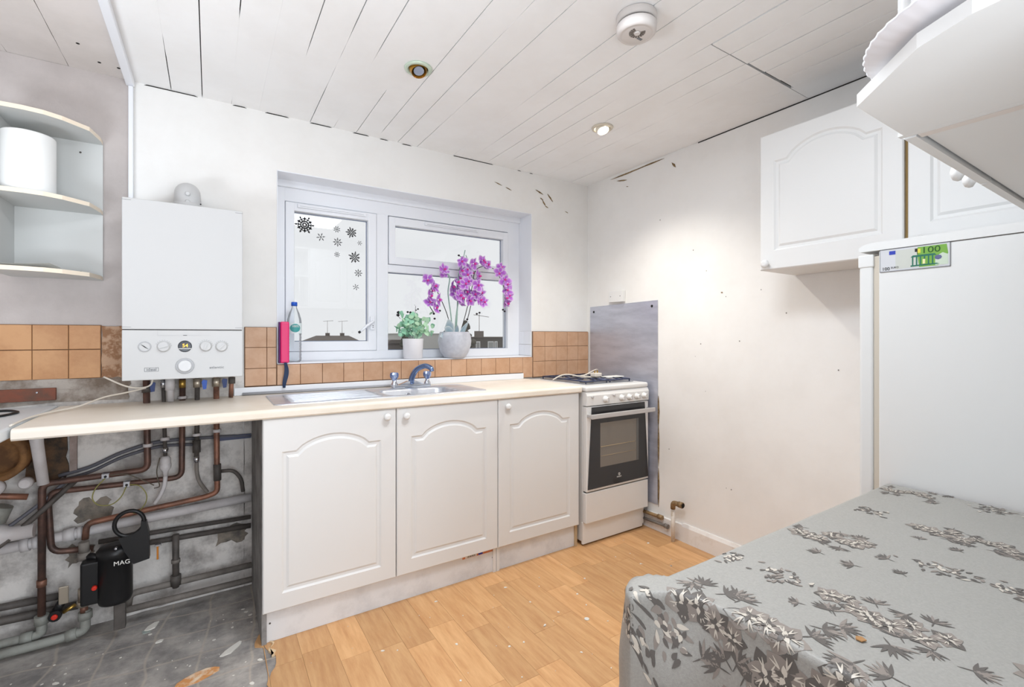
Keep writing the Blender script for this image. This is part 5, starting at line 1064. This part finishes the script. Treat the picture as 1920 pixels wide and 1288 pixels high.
for (a, b_, s) in ((1.112, 0.494, 0.024), (1.107, 0.427, 0.026), (0.856, 0.348, 0.034), (0.869, 0.286, 0.034), (0.79, 0.36, 0.034), (0.775, 0.30, 0.04), (0.87, 0.42, 0.02), (1.38, 0.40, 0.02), (1.375, 0.33, 0.02), (0.90, 0.20, 0.03), (1.15, 0.36, 0.02)): sprig(a, b_, q.uniform(0, 6.28), s)
o = obj('floral_print', PM, [M_pr1, M_pr2, M_pr3], ct, fix=False); o['kind'] = 'stuff'
bm = nb(); prism(bm, [(0.838, 0.312), (0.848, 0.309), (0.852, 0.317), (0.846, 0.323), (0.838, 0.320)], TZ + 0.0022, TZ + 0.0036); one('crumb', bm, mat('ochre_crumb', (170, 128, 84), 0.8), 'small brown crumb on the silver tablecloth', 'crumb')

# ------------------------------------------------------------ window sill things
SZ = 1.0908
def petalmesh(name, L_, W_, cup, n=5, m=4, twist=0.0):
    bm = nb(); ly = bm.verts.layers.float.new('tint'); g = []
    for i in range(n + 1):
        t_ = i / n; wd = W_ * 0.5 * math.sin(PI * (0.12 + 0.86 * t_) ** 0.85); row = []
        for j in range(m + 1):
            s = -1 + 2 * j / m; v = bm.verts.new((s * wd, -cup * (t_ ** 2) + 0.25 * abs(s) * wd * 0.6, 0.004 + L_ * t_)); v[ly] = max(0.0, min(1.0, (max(abs(s) ** 2.2, t_ ** 3) - 0.10) * 1.05)); row.append(v)
        g.append(row)
    for i in range(n):
        for j in range(m): f = bm.faces.new((g[i][j], g[i][j + 1], g[i + 1][j + 1], g[i + 1][j])); f.smooth = True
    return bm
def flowermesh():
    me_bm = nb(); ly = me_bm.verts.layers.float.new('tint')
    for (a, L_, W_) in ((0.0, 0.030, 0.026), (1.35, 0.034, 0.036), (-1.35, 0.034, 0.036), (2.5, 0.029, 0.023), (-2.5, 0.029, 0.023)):
        pb = petalmesh('p', L_, W_, 0.008); pl_ = pb.verts.layers.float['tint']; M = Matrix.Rotation(a, 4, 'Y'); mp_ = {}
        for v in pb.verts: nv = me_bm.verts.new(M @ v.co + Vector((0, 0.002 * abs(a), 0))); nv[ly] = v[pl_]; mp_[v] = nv
        for f in pb.faces: nf = me_bm.faces.new([mp_[v] for v in f.verts]); nf.smooth = True
        pb.free()
    return me_bm
fb = flowermesh(); FLM = bpy.data.meshes.new('orchid_flower'); fb.to_mesh(FLM); fb.free(); FLM.materials.append(M_purple)
lb_ = nb(); lathe(lb_, [(0.002, 0), (0.0055, 0.004), (0.006, 0.009), (0.003, 0.014)], (0, 0, -0.003), 8, axis='-y'); LIP = bpy.data.meshes.new('lip'); lb_.to_mesh(LIP); lb_.free(); LIP.materials.append(M_magenta)
t = thing('orchid', 'purple flowering orchid in a round silver grey pot on the sill', 'orchid', (1.300, 2.685, SZ + 0.02))
OC = (1.300, 2.688)
stems = [[(1.29, 2.69, 1.22), (1.275, 2.69, 1.36), (1.26, 2.70, 1.50), (1.27, 2.70, 1.60), (1.22, 2.69, 1.64)],
         [(1.285, 2.69, 1.22), (1.25, 2.69, 1.36), (1.195, 2.69, 1.48), (1.16, 2.69, 1.53), (1.13, 2.69, 1.50), (1.13, 2.69, 1.42), (1.16, 2.69, 1.37)],
         [(1.31, 2.69, 1.22), (1.32, 2.69, 1.40), (1.33, 2.70, 1.60), (1.36, 2.70, 1.72)],
         [(1.33, 2.69, 1.22), (1.37, 2.69, 1.34), (1.42, 2.69, 1.52), (1.46, 2.70, 1.66), (1.56, 2.70, 1.69), (1.63, 2.70, 1.64), (1.67, 2.69, 1.55), (1.68, 2.69, 1.44)],
         [(1.345, 2.69, 1.22), (1.39, 2.69, 1.33), (1.42, 2.69, 1.44)],
         [(1.30, 2.69, 1.22), (1.31, 2.69, 1.34), (1.325, 2.69, 1.44)]]
for i, s in enumerate(stems): bm = nb(); tube(bm, spline(s, 6), 0.0026 if i in (1, 3, 4) else 0.004, 7); obj('stem', bm, M_stem if i in (1, 3, 4) else M_stemg, t)
FP = [(1.34, 1.699), (1.337, 1.644), (1.39, 1.655), (1.43, 1.640), (1.461, 1.615), (1.486, 1.715), (1.535, 1.697), (1.500, 1.700), (1.643, 1.686), (1.625, 1.650), (1.665, 1.600), (1.681, 1.575), (1.689, 1.534), (1.666, 1.481), (1.700, 1.500), (1.700, 1.455), (1.205, 1.640), (1.235, 1.628), (1.135, 1.505), (1.116, 1.470), (1.120, 1.435), (1.154, 1.400), (1.173, 1.450), (1.160, 1.530), (1.385, 1.579), (1.350, 1.590), (1.275, 1.534), (1.300, 1.560), (1.337, 1.530), (1.317, 1.484), (1.340, 1.470), (1.300, 1.500), (1.357, 1.449), (1.39, 1.455), (1.447, 1.553), (1.48, 1.545), (1.497, 1.511), (1.447, 1.500), (1.430, 1.470), (1.465, 1.455), (1.497, 1.449), (1.12, 1.575), (1.391, 1.512), (1.42, 1.690), (1.38, 1.620), (1.36, 1.560)]
qf = random.Random(4)
for (x, z) in FP:
    x = OC[0] + (x - OC[0]) * 0.985; y = 2.675 + qf.uniform(-0.03, 0.03)
    o = share('flower', FLM, None, t, (x, y, z), (qf.uniform(-0.5, 0.5), qf.uniform(0, 6.28), qf.uniform(-0.7, 0.7)), (qf.uniform(1.12, 1.42),) * 3)
    l = bpy.data.objects.new('lip', LIP); C.objects.link(l); l.parent = o
for (x, z) in ((1.195, 1.385), (1.155, 1.365), (1.16, 1.335), (1.455, 1.372), (1.475, 1.380), (1.668, 1.395), (1.385, 1.335), (1.655, 1.405), (1.325, 1.740), (1.245, 1.655)):
    bm = nb(); bmesh.ops.create_icosphere(bm, subdivisions=2, radius=0.0075, matrix=Matrix.Translation((x, 2.68, z)) @ Matrix.Diagonal((1, 1, 0.85, 1))); obj('bud', bm, M_bud, t)
for p_ in (((1.36, 2.69, 1.715), (1.375, 2.69, 1.78)), ((1.40, 2.70, 1.72), (1.385, 2.70, 1.75)), ((1.325, 2.68, 1.74), (1.37, 2.68, 1.72))): bm = nb(); tube(bm, p_, 0.003, 6); obj('stem_tip', bm, M_stemg, t)
for (x, z, a, L_, W_, rz) in ((1.285, 1.245, -1.20, 0.095, 0.062, 0.3), (1.275, 1.245, -0.45, 0.095, 0.075, 0.2), (1.28, 1.245, -1.75, 0.100, 0.060, 0.1), (1.31, 1.235, -0.1, 0.06, 0.035, 0.0), (1.33, 1.235, 0.5, 0.09, 0.022, 0.0), (1.35, 1.23, 0.35, 0.10, 0.014, 0)):
    bm = petalmesh('leaf', L_, W_, 0.02, 8, 5)
    bm.transform(Matrix.Translation((x, 2.675, z)) @ Matrix.Rotation(rz, 4, 'Z') @ Matrix.Rotation(a, 4, 'Y')); obj('leaf', bm, M_leafb, t)
bm = nb(); lathe(bm, [(0.060, 0), (0.068, 0.004), (0.088, 0.035), (0.102, 0.075), (0.106, 0.105), (0.101, 0.140), (0.093, 0.163), (0.088, 0.163), (0.095, 0.135), (0.090, 0.10)], (OC[0], OC[1], SZ + 0.0005), 36); obj('pot', bm, M_pots, t)
bm = nb(); lathe(bm, [(0.002, 0), (0.095, 0.001), (0.094, 0.006), (0.002, 0.010)], (OC[0], OC[1], SZ + 0.13), 20); obj('soil', bm, M_pipegy, t)
t = thing('small_plant', 'mint green leafy artificial plant in a white cup shaped pot', 'plant', (1.032, 2.705, SZ))
PC = (1.030, 2.705)
bm = nb(); lathe(bm, [(0.054, 0), (0.056, 0.003), (0.062, 0.118), (0.061, 0.121), (0.057, 0.120), (0.054, 0.09)], (PC[0], PC[1], SZ + 0.0005), 32); obj('pot', bm, M_potw, t)
bm = nb(); lathe(bm, [(0.002, 0), (0.056, 0.001), (0.055, 0.004), (0.002, 0.006)], (PC[0], PC[1], SZ + 0.095), 20); obj('soil', bm, M_pipegy, t)
ql = random.Random(8); lm = petalmesh('leaf', 0.024, 0.026, 0.004, 4, 3); LFM = bpy.data.meshes.new('leaf'); lm.to_mesh(LFM); lm.free(); LFM.materials.append(M_leafg); LF2 = LFM.copy(); LF2.materials.clear(); LF2.materials.append(M_leafg2)
for k in range(16):
    a = 2 * PI * k / 16 + ql.uniform(-.2, .2); rr = ql.uniform(0.03, 0.105); hx, hy, hz = PC[0] + rr * math.cos(a), PC[1] + min(0.07, rr * 0.6) * math.sin(a), 1.235 + ql.uniform(0.02, 0.12) * (1.25 - rr * 5)
    sp_ = spline([(PC[0] + 0.02 * math.cos(a), PC[1] + 0.02 * math.sin(a), 1.195), ((PC[0] + hx) / 2, (PC[1] + hy) / 2, (1.24 + hz) / 2 + 0.01), (hx, hy, hz)], 5)
    bm = nb(); tube(bm, sp_, 0.0014, 5); st = obj('stem', bm, M_stemg, t)
    for j in range(11):
        p_ = sp_[min(len(sp_) - 1, 3 + j)] if j < 6 else Vector((hx + ql.uniform(-.026, .026), hy + ql.uniform(-.02, .02), hz + ql.uniform(-.03, .03)))
        l = bpy.data.objects.new('leaf', LF2 if ql.random() < 0.35 + (0.3 if hx > PC[0] + 0.02 else 0) else LFM); C.objects.link(l); l.parent = st; l.location = p_; l.rotation_euler = (ql.uniform(-1, 1), ql.uniform(0, 6.28), ql.uniform(-1, 1)); s = ql.uniform(0.95, 1.45); l.scale = (s, s, s)
for pts, bl in ((((1.04, 2.70, 1.33), (1.045, 2.70, 1.41)), ((1.048, 1.385, 0.7), (1.060, 1.392, 0.9), (1.040, 1.415, 0.3))), (((1.0, 2.70, 1.32), (1.01, 2.70, 1.37)), ((1.012, 1.370, 1.2), (0.995, 1.372, 1.1), (1.015, 1.358, 1.3))), (((0.95, 2.70, 1.33), (0.925, 2.70, 1.36)), ((0.938, 1.368, 1.6), (0.935, 1.352, 1.5)))):
    bm = nb(); tube(bm, pts, 0.0013, 5); st = obj('dark_sprig', bm, M_stem, t)
    for (x, z, s) in bl: bm = nb(); bmesh.ops.create_icosphere(bm, subdivisions=1, radius=0.0075 * s, matrix=Matrix.Translation((x, 2.70, z)) @ Matrix.Diagonal((1, 0.5, 0.8, 1))); obj('dark_leaf', bm, M_ink, st)
# water bottle
t = thing('water_bottle', 'clear plastic water bottle with blue cap and teal label on the sill', 'bottle', (0.372, 2.70, SZ))
BC = (0.372, 2.702)
bm = nb(); prof = [(0.028, 0), (0.034, 0.006)]
for k in range(7): prof += [(0.036, 0.02 + k * 0.018), (0.0335, 0.029 + k * 0.018)]
prof += [(0.036, 0.150), (0.036, 0.205), (0.034, 0.225), (0.026, 0.255), (0.015, 0.280), (0.0125, 0.288), (0.0125, 0.300)]
lathe(bm, prof, (BC[0], BC[1], SZ + 0.0005), 26); obj('bottle_body', bm, G_bottle, t)
bm = nb(); lathe(bm, [(0.015, 0), (0.015, 0.018), (0.013, 0.0205)], (BC[0], BC[1], SZ + 0.296), 20); obj('cap', bm, M_blue, t)
bm = nb(); lathe(bm, [(0.0364, 0.150), (0.0364, 0.205)], (BC[0], BC[1], SZ + 0.0005), 26, caps=False); obj('label', bm, mat('pale_label', (222, 232, 232), 0.5), t)
bm = nb(); 
n = 14; A_ = []
for k in range(n + 1):
    a = -PI / 2 - 0.75 + 1.5 * k / n; s = math.sin(PI * k / n) ** 0.5; A_.append((bm.verts.new((BC[0] + 0.0368 * math.cos(a), BC[1] + 0.0368 * math.sin(a), SZ + 0.179 - 0.022 * s)), bm.verts.new((BC[0] + 0.0368 * math.cos(a), BC[1] + 0.0368 * math.sin(a), SZ + 0.179 + 0.022 * s))))
for a, b in zip(A_, A_[1:]): bm.faces.new((a[0], b[0], b[1], a[1]))
obj('label_badge', bm, M_labelg, t); text('label_text', '100%', 0.016, (BC[0], BC[1] - 0.0378, SZ + 0.188), BACK, M_paper, t, ex=0.0003)
# pink case with strap
t = thing('pink_case', 'pink rectangular case with dark blue strap standing at the left sill end', 'case', (0.315, 2.635, 1.09))
bm = nb(); rbox(bm, 0.296, 0.337, 2.612, 2.656, SZ - 0.0005 + 0.0006, 1.301, 0.007, 3); obj('case_front', bm, M_pink, t)
bm = nb(); rbox(bm, 0.289, 0.2955, 2.616, 2.656, SZ + 0.0006, 1.300, 0.003, 2); obj('case_side', bm, M_plum, t)
bm = nb(); n = 12; A_ = []
for k in range(n + 1):
    s = k / n; x = 0.318 + 0.006 * math.sin(s * 5); wd = 0.006 + 0.005 * math.sin(s * PI); A_.append([bm.verts.new((x + dx, 2.608 + 0.003 * math.sin(s * 6) + dy, 1.094 - 0.128 * s)) for dx, dy in ((-wd, 0), (wd, 0), (wd, 0.002), (-wd, 0.002))])
for a, b in zip(A_, A_[1:]):
    for k in range(4): bm.faces.new((a[k], a[(k + 1) % 4], b[(k + 1) % 4], b[k]))
bm.faces.new(A_[0]); bm.faces.new(A_[-1]); obj('strap', bm, M_navy, t)

# ------------------------------------------------------------ ceiling things
t = thing('smoke_alarm', 'round white smoke alarm hanging from the ceiling boards', 'smoke alarm', (1.27, 1.15, CE))
ax, ay = 1.262, 1.148
bm = nb(); lathe(bm, [(0.068, 0), (0.070, 0.004), (0.069, 0.024), (0.064, 0.026)], (ax, ay, CE - 0.0005), 36, axis='-z'); obj('base', bm, M_alarm, t)
bm = nb(); lathe(bm, [(0.060, 0.0262), (0.060, 0.032)], (ax, ay, CE), 36, axis='-z'); obj('gap_ring', bm, M_dark, t)
bm = nb(); lathe(bm, [(0.066, 0.032), (0.070, 0.037), (0.068, 0.058), (0.061, 0.066), (0.055, 0.067), (0.053, 0.0655), (0.048, 0.068), (0.01, 0.068)], (ax, ay, CE), 36, axis='-z'); hd = obj('head', bm, M_alarm, t)
bm = nb()
for k in range(13):
    a = -0.9 + k * 0.36; c_, s_ = math.cos(a), math.sin(a); nx, ny = -s_ * 0.0022, c_ * 0.0022; ox, oy = ax - 0.010, ay - 0.012
    prism(bm, [(ox + c_ * 0.013 + nx, oy + s_ * 0.013 + ny), (ox + c_ * 0.013 - nx, oy + s_ * 0.013 - ny), (ox + c_ * 0.028 - nx * 1.6, oy + s_ * 0.028 - ny * 1.6), (ox + c_ * 0.028 + nx * 1.6, oy + s_ * 0.028 + ny * 1.6)], CE - 0.0690, CE - 0.0680)
obj('vents', bm, M_pipegy, t)
bm = nb(); lathe(bm, [(0.011, 0.0682), (0.010, 0.073)], (ax - 0.010, ay - 0.012, CE), 16, axis='-z'); obj('test_button', bm, M_alarm, t)
bm = nb(); rbox(bm, ax + 0.012, ax + 0.034, ay + 0.002, ay + 0.012, CE - 0.0692, CE - 0.0675, 0.0005, 1); obj('plate', bm, M_inkg, t)
def downlight(x, y, lit, label):
    t = thing('downlight', label, 'ceiling light', (x, y, CE))
    bm = nb(); lathe(bm, [(0.055, -0.0005), (0.058, 0.003), (0.055, 0.008), (0.044, 0.010), (0.040, 0.004), (0.040, -0.0005)], (x, y, CE), 36, axis='-z'); obj('bezel', bm, mat('pale_green_bezel', (206, 222, 204), 0.35, 0.3) if not lit else mat('cream_bezel', (214, 206, 190), 0.4, 0.2), t)
    bm = nb(); d = Vector((0.0, -0.4, -1)).normalized()
    c0 = Vector((x, y, CE - 0.001)); tube(bm, [c0, c0 + d * 0.022], [0.039, 0.031], 24, caps=False); tube(bm, [c0 + d * 0.022, c0 + d * 0.002], [0.031, 0.022], 24, caps=False); obj('gimbal_ring', bm, M_gold if not lit else mat('cream_ring', (230, 222, 206), 0.4), t)
    bm = nb(); tube(bm, [c0 + d * 0.004, c0 + d * 0.016], [0.019, 0.0215], 20); o = obj('bulb', bm, M_lampglass if lit else mat('bulb_grey', (150, 160, 180), 0.15, 0.3), t)
downlight(0.735, 1.868, False, 'unlit recessed downlight with gold ring and pale green bezel')
downlight(1.779, 1.860, True, 'lit recessed downlight in cream bezel near the right wall')
sl = bpy.data.lights.new('downlight_beam', 'SPOT'); sl.energy = 30; sl.spot_size = 2.2; sl.spot_blend = 1.0; sl.color = (1, 0.95, 0.86); sl.shadow_soft_size = 0.03
so = bpy.data.objects.new('downlight_beam', sl); C.objects.link(so); so.location = (1.779, 1.850, CE - 0.03)

# ------------------------------------------------------------ floor debris
def ragpoly(cx, cy, rx, ry, ang, n, sd, jit=0.25):
    q_ = random.Random(sd); p = []
    for k in range(n):
        a = 2 * PI * k / n; r = 1 + q_.uniform(-jit, jit); x, y = rx * r * math.cos(a), ry * r * math.sin(a); p.append((cx + x * math.cos(ang) - y * math.sin(ang), cy + x * math.sin(ang) + y * math.cos(ang)))
    return p
bm = nb(); lathe(bm, [(0.011, 0), (0.011, 0.0018), (0.009, 0.0022)], (1.372, 1.530, 0.0003), 18); one('white_disc', bm, M_chip, 'round white plastic disc lying on the oak vinyl', 'disc')
zc = -0.0028
bm = nb(); prism(bm, ragpoly(0.07, 2.14, 0.055, 0.014, 0.75, 10, 3), zc, zc + 0.004); one('torn_vinyl_strip', bm, M_chip, 'pointed white torn strip of backing on the dark floor', 'scrap')
bm = nb(); prism(bm, ragpoly(-0.035, 2.035, 0.070, 0.030, 0.2, 11, 4, 0.15), zc, zc + 0.003); one('vinyl_scrap', bm, mat('orange_vinyl', (214, 150, 92), 0.5, col2=(232, 210, 184), nscale=14, ncontrast=(0.5, 0.6)), 'orange wood print vinyl scrap on the dark floor at the bottom edge', 'scrap')
bm = nb(); prism(bm, ragpoly(-0.205, 2.49, 0.030, 0.014, 0.9, 7, 5, 0.3), zc, zc + 0.005); one('plaster_shard', bm, M_chip, 'larger white plaster shard on the dark floor below the pipes', 'shard')
bm = nb(); prism(bm, ragpoly(-0.175, 2.35, 0.014, 0.008, 0.4, 6, 6, 0.3), zc, zc + 0.004); one('plaster_shard', bm, M_chip, 'small white plaster shard nearer the camera on the dark floor', 'shard')
bm = nb(); prism(bm, ragpoly(-0.225, 2.46, 0.018, 0.018, 0.9, 4, 8, 0.1), zc, zc + 0.002); one('glass_shard', bm, mat('grey_glass_shard', (160, 170, 166), 0.3), 'pale green grey shard beside the larger plaster piece', 'shard')
bm = nb(); prism(bm, ragpoly(1.19, 1.59, 0.008, 0.005, 0.4, 6, 9, 0.3), 0.0003, 0.005); one('plaster_shard', bm, M_chip, 'small white chip standing in the middle of the vinyl floor', 'shard')
bm = nb(); q = random.Random(21)
for k in range(150):
    if k < 80: x, y, z = q.uniform(0.3, 2.2), q.uniform(1.15, 2.06), 0.0002
    else: x, y, z = q.uniform(-0.6, 0.16), q.uniform(1.8, 2.45), -0.0028
    s = q.choice((0.0012, 0.0018, 0.003, 0.005)) * (1.3 if k > 80 else 1)
    prism(bm, ragpoly(x, y, s * q.uniform(0.7, 1.8), s, q.uniform(0, 3), 6, k, 0.3), z, z + 0.0012)
o = obj('paint_flakes', bm, M_chip); tag(o, 'tiny white paint flakes scattered over the floor', 'flakes', None, 'stuff')
bm = nb(); prism(bm, [(0.198 + 0.01 * math.sin(i), 2.10 - i * 0.012) for i in range(9)] + [(0.205 + 0.01 * math.sin(i * 1.3), 2.10 - i * 0.012) for i in range(8, -1, -1)], -0.0025, 0.006); one('curled_vinyl_edge', bm, M_vinyledge, 'curled torn vinyl edge beside the cupboard corner', 'scrap')
